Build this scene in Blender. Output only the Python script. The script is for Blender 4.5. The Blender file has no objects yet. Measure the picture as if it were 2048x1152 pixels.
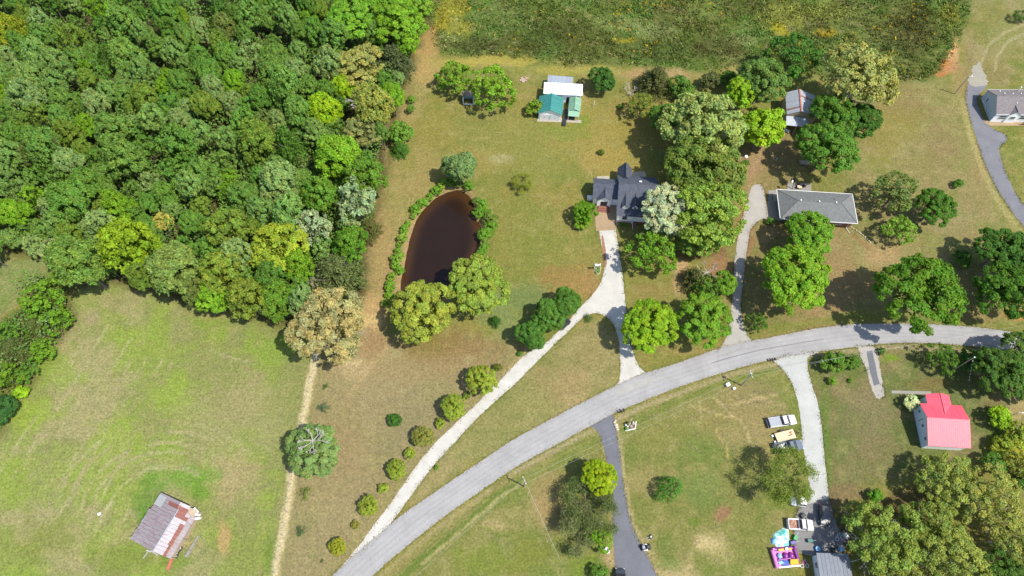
import bpy, bmesh, math, random
import numpy as np
from mathutils import Vector, Matrix

# ------------------------------------------------------------------ camera, sky, sun, exposure
S = bpy.context.scene
C = S.collection
CAM_H, TILT, FOC = 130.0, math.radians(27.0), 1365.0
cam = bpy.data.cameras.new('camera'); cam.sensor_width = 36.0; cam.lens = FOC / 2048 * 36
cam.clip_start = 1.0; cam.clip_end = 9000.0
camo = bpy.data.objects.new('camera', cam); C.objects.link(camo)
camo.location = (0, 0, CAM_H); camo.rotation_euler = (TILT, 0, 0); S.camera = camo
S.render.resolution_x, S.render.resolution_y = 1024, 576

SUN_EL, SUN_AZ = math.radians(60.0), math.radians(-27.0)      # azimuth measured from +X (east) towards +Y (north)
sdir = Vector((math.cos(SUN_AZ) * math.cos(SUN_EL), math.sin(SUN_AZ) * math.cos(SUN_EL), math.sin(SUN_EL)))
W = bpy.data.worlds.new('World'); S.world = W; W.use_nodes = True
wn = W.node_tree; bg = wn.nodes['Background']
sky = wn.nodes.new('ShaderNodeTexSky'); sky.sky_type = 'NISHITA'; sky.sun_disc = False
sky.sun_elevation = SUN_EL; sky.sun_rotation = math.pi / 2 - SUN_AZ
wn.links.new(sky.outputs[0], bg.inputs[0]); bg.inputs[1].default_value = 0.14
sl = bpy.data.lights.new('sun', 'SUN'); sl.energy = 4.1; sl.angle = math.radians(0.5); sl.color = (1.0, 0.95, 0.85)
so = bpy.data.objects.new('sun', sl); C.objects.link(so); so.location = sdir * 300
so.rotation_euler = sdir.to_track_quat('Z', 'Y').to_euler()
S.view_settings.view_transform = 'Standard'; S.view_settings.look = 'None'
S.view_settings.gamma = 1.0; S.view_settings.use_curve_mapping = False; S.view_settings.exposure = 0.70
KLIT = 2.12          # how bright a sunlit flat surface of albedo 1 renders; turns seen colours into base colours

# ------------------------------------------------------------------ helpers
rng = random.Random(7)
def ray(px, py):
    dx = (px - 1024) / FOC; dy = (py - 576) / FOC
    return Vector((dx, math.sin(TILT) - dy * math.cos(TILT), -math.cos(TILT) - dy * math.sin(TILT)))
def G(px, py, z=0.0):                      # the point of the place, at height z, that the photograph shows there
    d = ray(px, py); t = (z - CAM_H) / d.z
    return Vector((d.x * t, d.y * t, z))
def ppm(px, py, z=0.0): return FOC / ((CAM_H - z) / (math.cos(TILT) + (py - 576) / FOC * math.sin(TILT)))
def l1(c): c /= 255.0; return c / 12.92 if c <= 0.04045 else ((c + 0.055) / 1.055) ** 2.4
def seen(r, g, b): return tuple(min(0.85, l1(v) / KLIT) for v in (r, g, b))

def tag(o, label=None, cat=None, group=None, kind=None):
    if label: o['label'] = label
    if cat: o['category'] = cat
    if group: o['group'] = group
    if kind: o['kind'] = kind
    return o
def thing(name, label, cat, loc, rz=0.0, group=None):
    o = bpy.data.objects.new(name, None); C.objects.link(o); o.empty_display_size = .3
    o.location = (loc[0], loc[1], loc[2] if len(loc) > 2 else 0.0); o.rotation_euler = (0, 0, rz)
    return tag(o, label, cat, group)
def link(name, me, parent=None, loc=None, rz=None):
    o = bpy.data.objects.new(name, me); C.objects.link(o)
    if parent: o.parent = parent
    if loc is not None: o.location = loc
    if rz is not None: o.rotation_euler = (0, 0, rz)
    return o
def kids(o): return [c for c in bpy.data.objects if c.parent == o]
def copy_tree(o, parent=None):
    c = o.copy(); C.objects.link(c); c.parent = parent
    for ch in o.children: copy_tree(ch, c)
    return c

class MB:
    def __init__(s): s.v = []; s.f = []; s.sm = []
    def add(s, vs, fs, smooth=False):
        n = len(s.v); s.v += [tuple(v) for v in vs]; s.f += [tuple(i + n for i in f) for f in fs]; s.sm += [smooth] * len(fs); return s
    def box(s, c, d, rz=0.0, top=1.0):
        cx, cy, cz = c; x, y, z = d[0] / 2, d[1] / 2, d[2] / 2; co, si = math.cos(rz), math.sin(rz); vs = []
        for zz, k in ((-z, 1.0), (z, top)):
            for a, b in ((-x, -y), (x, -y), (x, y), (-x, y)):
                vs.append((cx + (a * co - b * si) * k, cy + (a * si + b * co) * k, cz + zz))
        return s.add(vs, [(3, 2, 1, 0), (4, 5, 6, 7), (0, 1, 5, 4), (1, 2, 6, 5), (2, 3, 7, 6), (3, 0, 4, 7)])
    def tube(s, p0, p1, r0, r1=None, n=8, caps=True, smooth=True):
        p0, p1 = Vector(p0), Vector(p1); r1 = r0 if r1 is None else r1
        d = (p1 - p0); d = d.normalized() if d.length > 1e-6 else Vector((0, 0, 1)); a = d.orthogonal().normalized(); b = d.cross(a); vs = []
        for p, r in ((p0, r0), (p1, r1)):
            for i in range(n):
                t = 2 * math.pi * i / n; vs.append(p + a * (r * math.cos(t)) + b * (r * math.sin(t)))
        s.add(vs, [(i, (i + 1) % n, n + (i + 1) % n, n + i) for i in range(n)], smooth)
        if caps: s.add(vs, [tuple(range(n - 1, -1, -1)), tuple(range(n, 2 * n))])
        return s
    def path(s, pts, r, n=6):
        for a, b in zip(pts[:-1], pts[1:]): s.tube(a, b, r, r, n)
        return s
    def slab(s, pts, th):                  # polygon of 3-D points given depth straight down
        n = len(pts); vs = [tuple(p) for p in pts] + [(p[0], p[1], p[2] - th) for p in pts]
        return s.add(vs, [tuple(range(n)), tuple(range(2 * n - 1, n - 1, -1))] + [(i, n + i, n + (i + 1) % n, (i + 1) % n) for i in range(n)])
    def prism(s, pts, z0, z1):             # ccw plan polygon
        n = len(pts); vs = [(p[0], p[1], z0) for p in pts] + [(p[0], p[1], z1) for p in pts]
        return s.add(vs, [tuple(range(n - 1, -1, -1)), tuple(range(n, 2 * n))] + [(i, (i + 1) % n, n + (i + 1) % n, n + i) for i in range(n)])
    def loft(s, secs, smooth=False):       # rings of equal length
        n = len(secs[0]); vs = [p for r in secs for p in r]; fs = []
        for k in range(len(secs) - 1):
            for i in range(n): fs.append((k * n + i, k * n + (i + 1) % n, (k + 1) * n + (i + 1) % n, (k + 1) * n + i))
        s.add(vs, fs, smooth); s.add(vs, [tuple(range(n - 1, -1, -1)), tuple(range((len(secs) - 1) * n, len(secs) * n))]); return s
    def ball(s, c, r, nu=10, nv=6, sq=(1, 1, 1)):
        vs = []; fs = []
        for j in range(nv + 1):
            t = math.pi * j / nv
            for i in range(nu):
                a = 2 * math.pi * i / nu; vs.append((c[0] + r * sq[0] * math.sin(t) * math.cos(a), c[1] + r * sq[1] * math.sin(t) * math.sin(a), c[2] + r * sq[2] * math.cos(t)))
        for j in range(nv):
            for i in range(nu): fs.append((j * nu + i, (j + 1) * nu + i, (j + 1) * nu + (i + 1) % nu, j * nu + (i + 1) % nu))
        return s.add(vs, fs, True)
    def mesh(s, name, mat):
        me = bpy.data.meshes.new(name); me.from_pydata(s.v, [], s.f); me.polygons.foreach_set('use_smooth', s.sm)
        bm = bmesh.new(); bm.from_mesh(me); bmesh.ops.recalc_face_normals(bm, faces=bm.faces); bm.to_mesh(me); bm.free()
        if mat: me.materials.append(mat)
        me.update(); return me
    def build(s, name, mat, parent=None, loc=None, rz=None): return link(name, s.mesh(name, mat), parent, loc, rz)

# ------------------------------------------------------------------ noise for numpy
def vnoise(x, y, seed=0):
    xi = np.floor(x).astype(np.int64); yi = np.floor(y).astype(np.int64); fx = x - xi; fy = y - yi
    fx = fx * fx * (3 - 2 * fx); fy = fy * fy * (3 - 2 * fy)
    def h(a, b):
        n = (a * 374761393 + b * 668265263 + seed * 974634777) & 0xffffffff
        n = ((n ^ (n >> 13)) * 1274126177) & 0xffffffff
        return ((n ^ (n >> 16)) & 0xffff) / 65535.0
    return (h(xi, yi) * (1 - fx) + h(xi + 1, yi) * fx) * (1 - fy) + (h(xi, yi + 1) * (1 - fx) + h(xi + 1, yi + 1) * fx) * fy
def fbm(x, y, sc, seed=0, o=4):
    t = 0; a = 1; tot = 0
    for k in range(o): t = t + a * vnoise(x * sc * 2 ** k + 17.3 * k, y * sc * 2 ** k - 9.1 * k, seed + k); tot += a; a *= .55
    return t / tot
def sstep(x, a, b): t = np.clip((x - a) / (b - a), 0, 1); return t * t * (3 - 2 * t)

# ------------------------------------------------------------------ materials
def mat(name):
    m = bpy.data.materials.new(name); m.use_nodes = True; nt = m.node_tree; return m, nt, nt.nodes['Principled BSDF']
def N(nt, t, **k):
    n = nt.nodes.new('ShaderNode' + t)
    for a, b in k.items(): setattr(n, a, b)
    return n
def mixc(nt, fac, a, b, mode='MIX'):
    n = N(nt, 'Mix', data_type='RGBA', blend_type=mode)
    for i, v in ((0, fac), (6, a), (7, b)):
        if hasattr(v, 'type'): nt.links.new(v, n.inputs[i])
        else: n.inputs[i].default_value = v if i == 0 else tuple(v) + (1,) * (4 - len(v))
    return n.outputs[2]
def noise(nt, sc, det=4, rough=.6, coord=None, vec=None):
    t = N(nt, 'TexNoise'); t.inputs['Scale'].default_value = sc; t.inputs['Detail'].default_value = det; t.inputs['Roughness'].default_value = rough
    if vec is not None: nt.links.new(vec, t.inputs['Vector'])
    return t.outputs['Fac']
def ramp(nt, f, a, b, ca=(0, 0, 0), cb=(1, 1, 1)):
    r = N(nt, 'ValToRGB'); r.color_ramp.elements[0].position = a; r.color_ramp.elements[1].position = b
    r.color_ramp.elements[0].color = tuple(ca) + (1,); r.color_ramp.elements[1].color = tuple(cb) + (1,)
    nt.links.new(f, r.inputs[0]); return r.outputs[0]
def mrange(nt, f, a, b, c, d):
    r = N(nt, 'MapRange'); nt.links.new(f, r.inputs[0])
    for i, v in enumerate((a, b, c, d)): r.inputs[i + 1].default_value = v
    return r.outputs[0]
def objc(nt, sc=(1, 1, 1), rot=(0, 0, 0), off=False):
    tc = N(nt, 'TexCoord'); mp = N(nt, 'Mapping'); mp.inputs['Scale'].default_value = sc; mp.inputs['Rotation'].default_value = rot
    nt.links.new(tc.outputs['Object'], mp.inputs['Vector'])
    if off:
        oi = N(nt, 'ObjectInfo'); mu = N(nt, 'Math', operation='MULTIPLY'); mu.inputs[1].default_value = 50; nt.links.new(oi.outputs['Random'], mu.inputs[0])
        nt.links.new(mu.outputs[0], mp.inputs['Location'])
    return mp.outputs[0]
def bump(nt, bs, h, st=.3, d=.05):
    b = N(nt, 'Bump'); b.inputs['Strength'].default_value = st; b.inputs['Distance'].default_value = d
    nt.links.new(h, b.inputs['Height']); nt.links.new(b.outputs[0], bs.inputs['Normal'])
def plain(name, col, rough=.6, metal=0.0, var=.12, sc=3.0, bmp=0.0, spec=.4):
    m, nt, bs = mat(name); v = objc(nt, off=True); n = noise(nt, sc, 5, .65, vec=v)
    f = mrange(nt, n, .25, .75, 1 - var, 1 + var)
    c = mixc(nt, 1.0, col, f, 'MULTIPLY'); nt.links.new(c, bs.inputs['Base Color'])
    bs.inputs['Roughness'].default_value = rough; bs.inputs['Metallic'].default_value = metal; bs.inputs['Specular IOR Level'].default_value = spec
    if bmp: bump(nt, bs, noise(nt, sc * 6, 3, .6, vec=v), bmp)
    return m
M = {}
# ------------------------------------------------------------------ ground: what grows or lies where
def inpoly(P, X, Y):
    r = np.zeros(X.shape, bool); n = len(P)
    for i in range(n):
        (x0, y0), (x1, y1) = P[i], P[(i + 1) % n]
        if y0 == y1: continue
        r ^= ((Y >= min(y0, y1)) & (Y < max(y0, y1)) & (X < (Y - y0) * (x1 - x0) / (y1 - y0) + x0))
    return r
CELL, OX, OY, RW, RH = 4.0, -160.0, -160.0, 592, 372
GX, GY = np.meshgrid(OX + CELL * np.arange(RW), OY + CELL * np.arange(RH))
def blur(a, r):
    if r < 1: return a
    for _ in range(2):
        for ax in (0, 1):
            p = np.pad(a, [(r + 1, r) if k == ax else (0, 0) for k in (0, 1)], mode='edge'); c = np.cumsum(p, axis=ax); n = a.shape[ax]
            a = (np.take(c, range(2 * r + 1, 2 * r + 1 + n), axis=ax) - np.take(c, range(0, n), axis=ax)) / (2 * r + 1)
    return a
def rast(P, soft): return blur(inpoly(P, GX, GY).astype(float), int(round(soft / CELL)))
def samp(a, px, py):
    x = np.clip((px - OX) / CELL, 0, RW - 1.01); y = np.clip((py - OY) / CELL, 0, RH - 1.01); i = x.astype(int); j = y.astype(int); fx = x - i; fy = y - j
    return (a[j, i] * (1 - fx) + a[j, i + 1] * fx) * (1 - fy) + (a[j + 1, i] * (1 - fx) + a[j + 1, i + 1] * fx) * fy
def dline(P, px, py):
    d = np.full(px.shape, 1e9)
    for (x0, y0), (x1, y1) in zip(P[:-1], P[1:]):
        L = (x1 - x0) ** 2 + (y1 - y0) ** 2; t = np.clip(((px - x0) * (x1 - x0) + (py - y0) * (y1 - y0)) / L, 0, 1)
        d = np.minimum(d, np.hypot(px - x0 - t * (x1 - x0), py - y0 - t * (y1 - y0)))
    return d
WOODS = [(-160, -160), (850, -160), (850, 60), (838, 110), (815, 160), (800, 205), (792, 235), (775, 285), (775, 330), (762, 400), (765, 450), (745, 480), (738, 560), (735, 600), (660, 600), (580, 655), (500, 635), (450, 615), (370, 605), (300, 585), (210, 565), (150, 575), (110, 530), (85, 510), (0, 510), (-160, 515)]
SCRUB = [(-160, 660), (10, 640), (44, 630), (48, 590), (75, 560), (120, 560), (150, 590), (145, 650), (100, 730), (60, 760), (20, 840), (-20, 900), (-160, 960)]
PASTURE = [(150, 580), (215, 560), (380, 610), (580, 660), (640, 710), (628, 760), (610, 830), (595, 900), (580, 1000), (562, 1080), (548, 1160), (500, 1252), (-160, 1252), (-160, 900), (0, 830), (70, 760), (110, 690), (140, 640)]
SIDEFIELD = [(-160, 520), (0, 522), (90, 512), (110, 560), (60, 575), (20, 600), (0, 640), (-160, 640)]
MEADOW = [(850, -160), (852, 40), (862, 85), (885, 106), (930, 110), (1000, 112), (1080, 124), (1150, 130), (1260, 128), (1330, 138), (1420, 142), (1500, 128), (1640, 150), (1780, 160), (1850, 162), (1888, 135), (1912, 95), (1932, 45), (1945, -10), (1960, -160)]
POND = [(918, 378), (938, 392), (945, 405), (946, 420), (950, 440), (962, 452), (958, 470), (956, 492), (948, 515), (930, 545), (910, 575), (880, 598), (840, 605), (808, 595), (800, 578), (804, 555), (812, 520), (820, 480), (833, 440), (850, 415), (870, 396), (895, 383)]
WORN = [(631, 712), (620, 770), (607, 830), (597, 900), (583, 955), (575, 1010), (568, 1060), (557, 1105), (548, 1160)]
LAWN_S = [(640, 715), (700, 690), (745, 640), (780, 690), (860, 700), (985, 690), (1040, 705), (940, 800), (830, 930), (740, 1060), (690, 1120), (640, 1180), (545, 1180), (575, 1000), (600, 880)]
FRONT = [(1171, 640), (1205, 640), (1235, 680), (1238, 765), (1100, 840), (960, 920), (850, 990), (800, 1025), (880, 920), (1000, 795), (1100, 700)]
SOUTH = [(760, 1160), (880, 1045), (1020, 945), (1180, 855), (1300, 800), (1460, 745), (1550, 725), (1600, 830), (1615, 960), (1590, 1160), (700, 1252)]
REDYARD = [(1620, 715), (1760, 690), (1920, 695), (2070, 710), (2210, 720), (2210, 1000), (1960, 900), (1800, 950), (1660, 1000), (1640, 850)]
RANCH = [(1480, 330), (1560, 340), (1720, 460), (1780, 480), (1700, 520), (1760, 600), (1650, 640), (1520, 660), (1490, 660), (1470, 540), (1500, 420)]
EAST = [(1700, 170), (1880, 170), (1930, 200), (2050, 460), (2050, 620), (1700, 620), (1700, 340)]
NEAST = [(1960, -160), (2210, -160), (2210, 180), (1990, 180), (1930, 150), (1930, 80)]
MOWN = [(830, 120), (880, 120), (830, 240), (800, 330), (880, 350), (800, 470), (770, 640), (740, 700), (700, 650), (745, 480), (768, 400), (778, 300), (800, 205)]
MASKS = {}
def mk(name, P, soft): MASKS[name] = rast(P, soft)
for nm, P, sf in (('woods', WOODS, 8), ('scrub', SCRUB, 8), ('pasture', PASTURE, 8), ('side', SIDEFIELD, 6), ('meadow', MEADOW, 4), ('pond', POND, 4), ('bank', POND, 14), ('lawns', LAWN_S, 16), ('front', FRONT, 6), ('south', SOUTH, 6), ('red', REDYARD, 10), ('ranch', RANCH, 30), ('east', EAST, 30), ('neast', NEAST, 20), ('mown', MOWN, 10)): mk(nm, P, sf)
# soft irregular patches: (x, y, rx, ry, seen colour, strength)
BLOBS = [(1200, 270, 130, 70, (176, 150, 80), .6), (1240, 330, 70, 40, (184, 154, 84), .5), (1060, 290, 110, 90, (156, 146, 80), .5), (1010, 480, 60, 120, (140, 136, 66), .7), (1080, 500, 60, 70, (138, 138, 68), .6),
 (1120, 560, 60, 30, (168, 128, 78), .7), (1190, 575, 26, 40, (176, 136, 88), .8), (1040, 595, 80, 35, (128, 140, 84), .9), (1010, 640, 45, 45, (138, 148, 92), .8), (880, 700, 110, 35, (158, 124, 86), .8), (850, 690, 60, 25, (140, 124, 62), .6),
 (738, 636, 34, 26, (228, 190, 134), 1.0), (715, 735, 34, 26, (234, 204, 158), 1.0), (1360, 560, 14, 40, (216, 180, 136), .9), (800, 545, 12, 60, (196, 164, 120), .8), (745, 605, 24, 20, (206, 166, 116), .9), (745, 690, 30, 40, (176, 138, 102), .8), (820, 740, 160, 30, (170, 140, 104), .6), (760, 780, 110, 70, (172, 150, 112), .6), (640, 900, 36, 70, (172, 144, 108), .5), (690, 900, 60, 100, (170, 142, 106), .5),
 (830, 850, 90, 70, (150, 138, 104), .6), (790, 560, 22, 90, (182, 148, 104), .8), (760, 500, 30, 90, (184, 150, 104), .7), (850, 340, 40, 70, (172, 146, 92), .6), (850, 130, 26, 40, (196, 160, 104), .8), (858, 80, 16, 34, (190, 152, 98), .8), (900, 125, 70, 10, (178, 160, 88), .7),
 (1000, 122, 110, 10, (192, 172, 84), .7), (1150, 140, 120, 9, (184, 168, 84), .7), (1340, 148, 80, 12, (196, 160, 122), .7), (1275, 145, 40, 9, (190, 152, 108), .6), (1480, 140, 40, 10, (178, 160, 96), .6),
 (1047, 159, 9, 6, (200, 168, 134), .9), (1240, 215, 40, 30, (170, 138, 84), .5), (1135, 262, 60, 22, (128, 146, 62), .55), (1170, 240, 16, 16, (126, 150, 58), .7), (1000, 320, 26, 9, (188, 178, 132), .5),
 (905, 20, 34, 26, (190, 168, 60), .5), (925, 55, 30, 18, (180, 164, 66), .5), (880, 40, 18, 20, (176, 158, 48), .6), (1245, 50, 50, 14, (150, 152, 92), .7), (1300, 62, 50, 20, (142, 150, 92), .7), (1250, 82, 26, 5, (196, 180, 50), .6), (1210, 40, 50, 10, (134, 142, 80), .6),
 (1400, 25, 60, 20, (132, 142, 74), .6), (1490, 80, 30, 14, (150, 156, 96), .7), (1570, 35, 60, 30, (150, 150, 70), .7), (1640, 25, 60, 26, (142, 144, 68), .6), (1560, 60, 20, 16, (188, 176, 48), .7), (1650, 68, 26, 10, (190, 160, 50), .6), (1690, 90, 40, 16, (140, 142, 74), .6), (1900, 30, 22, 30, (142, 138, 58), .7),
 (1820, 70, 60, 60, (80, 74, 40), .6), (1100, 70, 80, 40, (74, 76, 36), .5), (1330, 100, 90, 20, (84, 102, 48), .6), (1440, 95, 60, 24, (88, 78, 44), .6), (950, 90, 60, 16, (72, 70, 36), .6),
 (1908, 110, 10, 30, (228, 176, 124), .9), (1900, 135, 16, 12, (214, 140, 96), .9), (1880, 146, 12, 6, (206, 130, 86), .8), (1918, 150, 20, 40, (180, 146, 102), .6), (1955, 120, 16, 30, (180, 156, 116), .6), (2010, 70, 36, 40, (158, 150, 96), .6), (1985, 140, 30, 30, (150, 132, 84), .7),
 (1800, 210, 60, 40, (156, 132, 86), .6), (1880, 280, 50, 60, (158, 130, 94), .5), (1780, 270, 60, 60, (160, 142, 70), .5), (1840, 330, 50, 30, (150, 136, 84), .5), (1960, 340, 26, 80, (168, 142, 98), .6), (1900, 440, 60, 30, (164, 148, 106), .6),
 (1680, 560, 40, 80, (172, 138, 100), .7), (1760, 510, 46, 26, (196, 160, 116), .8), (1640, 610, 40, 30, (176, 138, 100), .6), (1730, 570, 40, 40, (170, 132, 96), .6), (1560, 300, 60, 60, (170, 138, 104), .7), (1500, 330, 26, 40, (178, 140, 106), .8), (1490, 480, 16, 60, (168, 120, 88), .7), (1440, 540, 26, 50, (176, 126, 98), .8), (1364, 560, 20, 40, (200, 160, 118), .9), (1310, 580, 50, 20, (164, 138, 86), .7), (1400, 500, 50, 16, (120, 92, 64), .7),
 (2035, 628, 26, 12, (212, 142, 88), .9), (1960, 630, 60, 10, (170, 140, 100), .6), (1760, 632, 120, 8, (134, 140, 66), .5), (1380, 700, 80, 10, (176, 148, 96), .5),
 (1130, 770, 60, 40, (178, 146, 104), .5), (1180, 700, 30, 40, (160, 140, 90), .5), (1060, 820, 50, 30, (158, 148, 92), .4),
 (1450, 1028, 20, 15, (170, 124, 96), .95), (1425, 1085, 38, 34, (214, 188, 140), .85), (1350, 1145, 46, 24, (204, 176, 132), .8), (1440, 1110, 40, 22, (196, 176, 120), .5), (1400, 900, 60, 40, (112, 134, 62), .6), (1400, 970, 50, 50, (118, 138, 72), .6), (1520, 820, 60, 50, (172, 148, 106), .7), (1430, 830, 70, 40, (160, 140, 92), .6), (1500, 780, 60, 20, (150, 132, 92), .6), (1480, 870, 60, 26, (176, 152, 108), .5), (1320, 870, 60, 40, (142, 140, 72), .5), (1330, 1090, 30, 30, (96, 124, 50), .5), (1340, 1130, 26, 16, (104, 132, 56), .6), (1385, 1040, 16, 10, (108, 132, 50), .6),
 (1100, 1000, 40, 60, (176, 146, 104), .6), (1080, 1020, 20, 30, (180, 148, 104), .5), (960, 1120, 80, 40, (134, 144, 58), .6), (1060, 1110, 60, 40, (142, 140, 66), .6), (1110, 960, 40, 20, (160, 142, 90), .5), (1160, 1130, 34, 30, (124, 146, 52), .6), (1216, 1110, 12, 30, (200, 168, 128), .7), (985, 1050, 30, 10, (210, 180, 130), .5),
 (1740, 830, 50, 60, (150, 132, 100), .7), (1700, 850, 40, 40, (128, 122, 82), .6), (1760, 900, 50, 30, (144, 126, 92), .6), (1900, 790, 80, 40, (112, 120, 70), .5), (1870, 770, 50, 16, (134, 112, 66), .6), (1990, 800, 20, 16, (160, 128, 96), .7), (2030, 810, 20, 40, (196, 168, 118), .7), (2020, 900, 40, 40, (190, 176, 40), .8), (1995, 880, 20, 50, (110, 130, 50), .7), (1655, 920, 16, 90, (108, 130, 54), .6), (1650, 830, 12, 70, (104, 128, 52), .6), (1780, 720, 16, 8, (128, 156, 44), .8), (1690, 990, 40, 24, (150, 120, 92), .7), (1830, 1010, 60, 40, (120, 96, 70), .8), (1680, 1060, 30, 60, (120, 104, 80), .7),
 (60, 820, 70, 40, (160, 178, 66), .6), (120, 740, 60, 50, (150, 172, 66), .6), (20, 960, 40, 60, (150, 170, 64), .5), (280, 720, 90, 50, (150, 166, 74), .6), (230, 880, 60, 40, (156, 176, 66), .6), (340, 790, 50, 40, (158, 178, 70), .6), (560, 700, 70, 30, (146, 170, 66), .6), (420, 640, 50, 16, (140, 166, 58), .6), (480, 800, 70, 50, (176, 160, 116), .7), (420, 850, 80, 60, (170, 160, 110), .6), (540, 850, 40, 60, (172, 164, 112), .5), (470, 960, 50, 60, (186, 164, 120), .7), (448, 1075, 14, 34, (204, 164, 116), .8), (300, 1000, 34, 44, (104, 144, 50), .75), (360, 955, 70, 30, (120, 160, 60), .7), (402, 985, 20, 16, (110, 150, 50), .7), (290, 1045, 12, 26, (92, 146, 36), .8), (350, 1120, 40, 20, (128, 154, 60), .6), (100, 1080, 90, 50, (140, 146, 70), .6), (230, 1120, 70, 30, (134, 146, 66), .6), (500, 1110, 40, 50, (150, 150, 84), .6), (180, 640, 20, 14, (176, 156, 124), .7), (230, 600, 50, 14, (164, 156, 100), .5), (420, 630, 60, 12, (178, 158, 106), .5), (545, 1120, 16, 40, (110, 140, 50), .6), (330, 930, 60, 14, (178, 166, 118), .5)]
STROKES = [(WORN, 7.0, (228, 204, 162), 1.0), ([(795, 1160), (870, 1100), (945, 1036), (1010, 985), (1040, 968)], 6, (98, 126, 46), .8), ([(1060, 955), (1150, 905), (1190, 885)], 8, (128, 140, 62), .5), ([(1240, 860), (1330, 815), (1450, 765), (1530, 745)], 6, (118, 134, 54), .6), ([(845, 1128), (930, 1055), (1012, 985), (1046, 968)], 2.5, (206, 182, 134), .6), ([(780, 1150), (870, 1062), (980, 982), (1060, 930)], 5, (160, 142, 92), .6),
 ([(1540, 660), (1650, 640), (1740, 634)], 7, (136, 138, 64), .6), ([(1440, 775), (1480, 760), (1535, 742)], 5, (122, 132, 56), .5), ([(1930, 60), (1936, 110), (1928, 170)], 3, (166, 140, 104), .6), ([(1942, 60), (1948, 110), (1940, 150)], 3, (166, 140, 104), .6), ([(1925, 200), (1940, 270), (1965, 340), (1990, 390), (2030, 450)], 5, (196, 176, 120), .6), ([(2048, 50), (2010, 64), (1975, 92), (1962, 130)], 2.5, (196, 180, 140), .5), ([(2048, 68), (2020, 80), (1995, 110), (1990, 140)], 2.5, (196, 180, 140), .5),
 ([(1500, 345), (1520, 310), (1560, 290)], 7, (186, 150, 116), .6), ([(1200, 470), (1212, 500), (1214, 540)], 2.5, (188, 140, 104), .9), ([(1051, 975), (1075, 1030), (1111, 1095)], 1.5, (190, 170, 120), .4), ([(1430, 795), (1450, 815), (1470, 835)], 2, (206, 180, 130), .8), ([(1380, 812), (1430, 826), (1475, 838)], 2, (200, 176, 124), .7), ([(1430, 855), (1450, 890), (1458, 915)], 2, (206, 176, 112), .7), ([(1480, 840), (1495, 865), (1500, 885)], 2, (206, 182, 134), .7), ([(1400, 800), (1405, 830), (1398, 850)], 1.5, (196, 176, 124), .5), ([(1500, 790), (1540, 805), (1570, 812)], 2, (204, 178, 132), .6), ([(1460, 812), (1520, 796), (1555, 790)], 2, (204, 178, 132), .6),
 ([(1232, 850), (1240, 880), (1246, 940), (1256, 1000), (1268, 1050), (1300, 1110)], 3.0, (206, 180, 142), .7), ([(1205, 880), (1214, 930), (1222, 980), (1224, 1060)], 3.0, (180, 156, 112), .6), ([(1290, 752), (1400, 716), (1500, 690), (1600, 668), (1760, 650), (1990, 660)], 4, (170, 150, 96), .7), ([(1020, 950), (1180, 862), (1300, 808), (1460, 750), (1620, 712), (1770, 694), (1990, 704)], 4, (186, 166, 130), .75), ([(745, 1165), (865, 1062), (980, 980)], 3.5, (186, 166, 120), .6), ([(1600, 1010), (1660, 1000), (1665, 1060)], 6, (150, 122, 96), .6), ([(1664, 780), (1668, 900), (1676, 1000)], 5, (140, 116, 86), .3),
 ([(690, 1125), (760, 1035), (860, 900), (1000, 760), (1060, 690)], 4.0, (196, 172, 128), .5), ([(1700, 470), (1725, 485), (1740, 500)], 4, (170, 126, 92), .7), ([(780, 690), (740, 730), (700, 790)], 6, (206, 172, 126), .35), ([(765, 245), (772, 330)], 4, (190, 160, 116), .3)]
TRACKS = []          # hay windrows of the left pasture: (polyline in photo px, spread)
for k in (0, 2, 3, 5, 8):
    o = k * 22; TRACKS.append(([(40 + o, 800 + .5 * o), (100 + o * 1.05, 690 + .55 * o), (150 + o, 610 + .62 * o)][:3], 2.2))
for k in (0, 1, 2, 4, 5, 7): TRACKS.append(([(-10 + k * 26, 960 + k * 14), (40 + k * 27, 880 + k * 9), (110 + k * 28, 780 + k * 5), (160 + 26 * k, 700 + 4 * k)], 2.2))
for r in (118, 150, 168, 192, 214):
    TRACKS.append(([(335 + r * math.cos(math.radians(a)) * 1.05, 1050 - r * .98 * math.sin(math.radians(a))) for a in range(40 if r > 120 else 60, 172, 8)], 2.4))
TRACKS += [([(190, 1060), (212, 1020), (226, 1005)], 4), ([(240, 1050), (258, 1022)], 4), ([(405, 775), (470, 790), (512, 800)], 2.5), ([(390, 800), (450, 810), (520, 835)], 2.5), ([(420, 700), (470, 720), (520, 726)], 2.0)]
RN_ = [(663, 1152), (742, 1082), (845, 1001), (979, 911), (1124, 826), (1237, 768), (1394, 712)]; RS_ = [(745, 1152), (865, 1051), (979, 970), (1091, 901), (1224, 828), (1367, 770), (1536, 720)]
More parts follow.
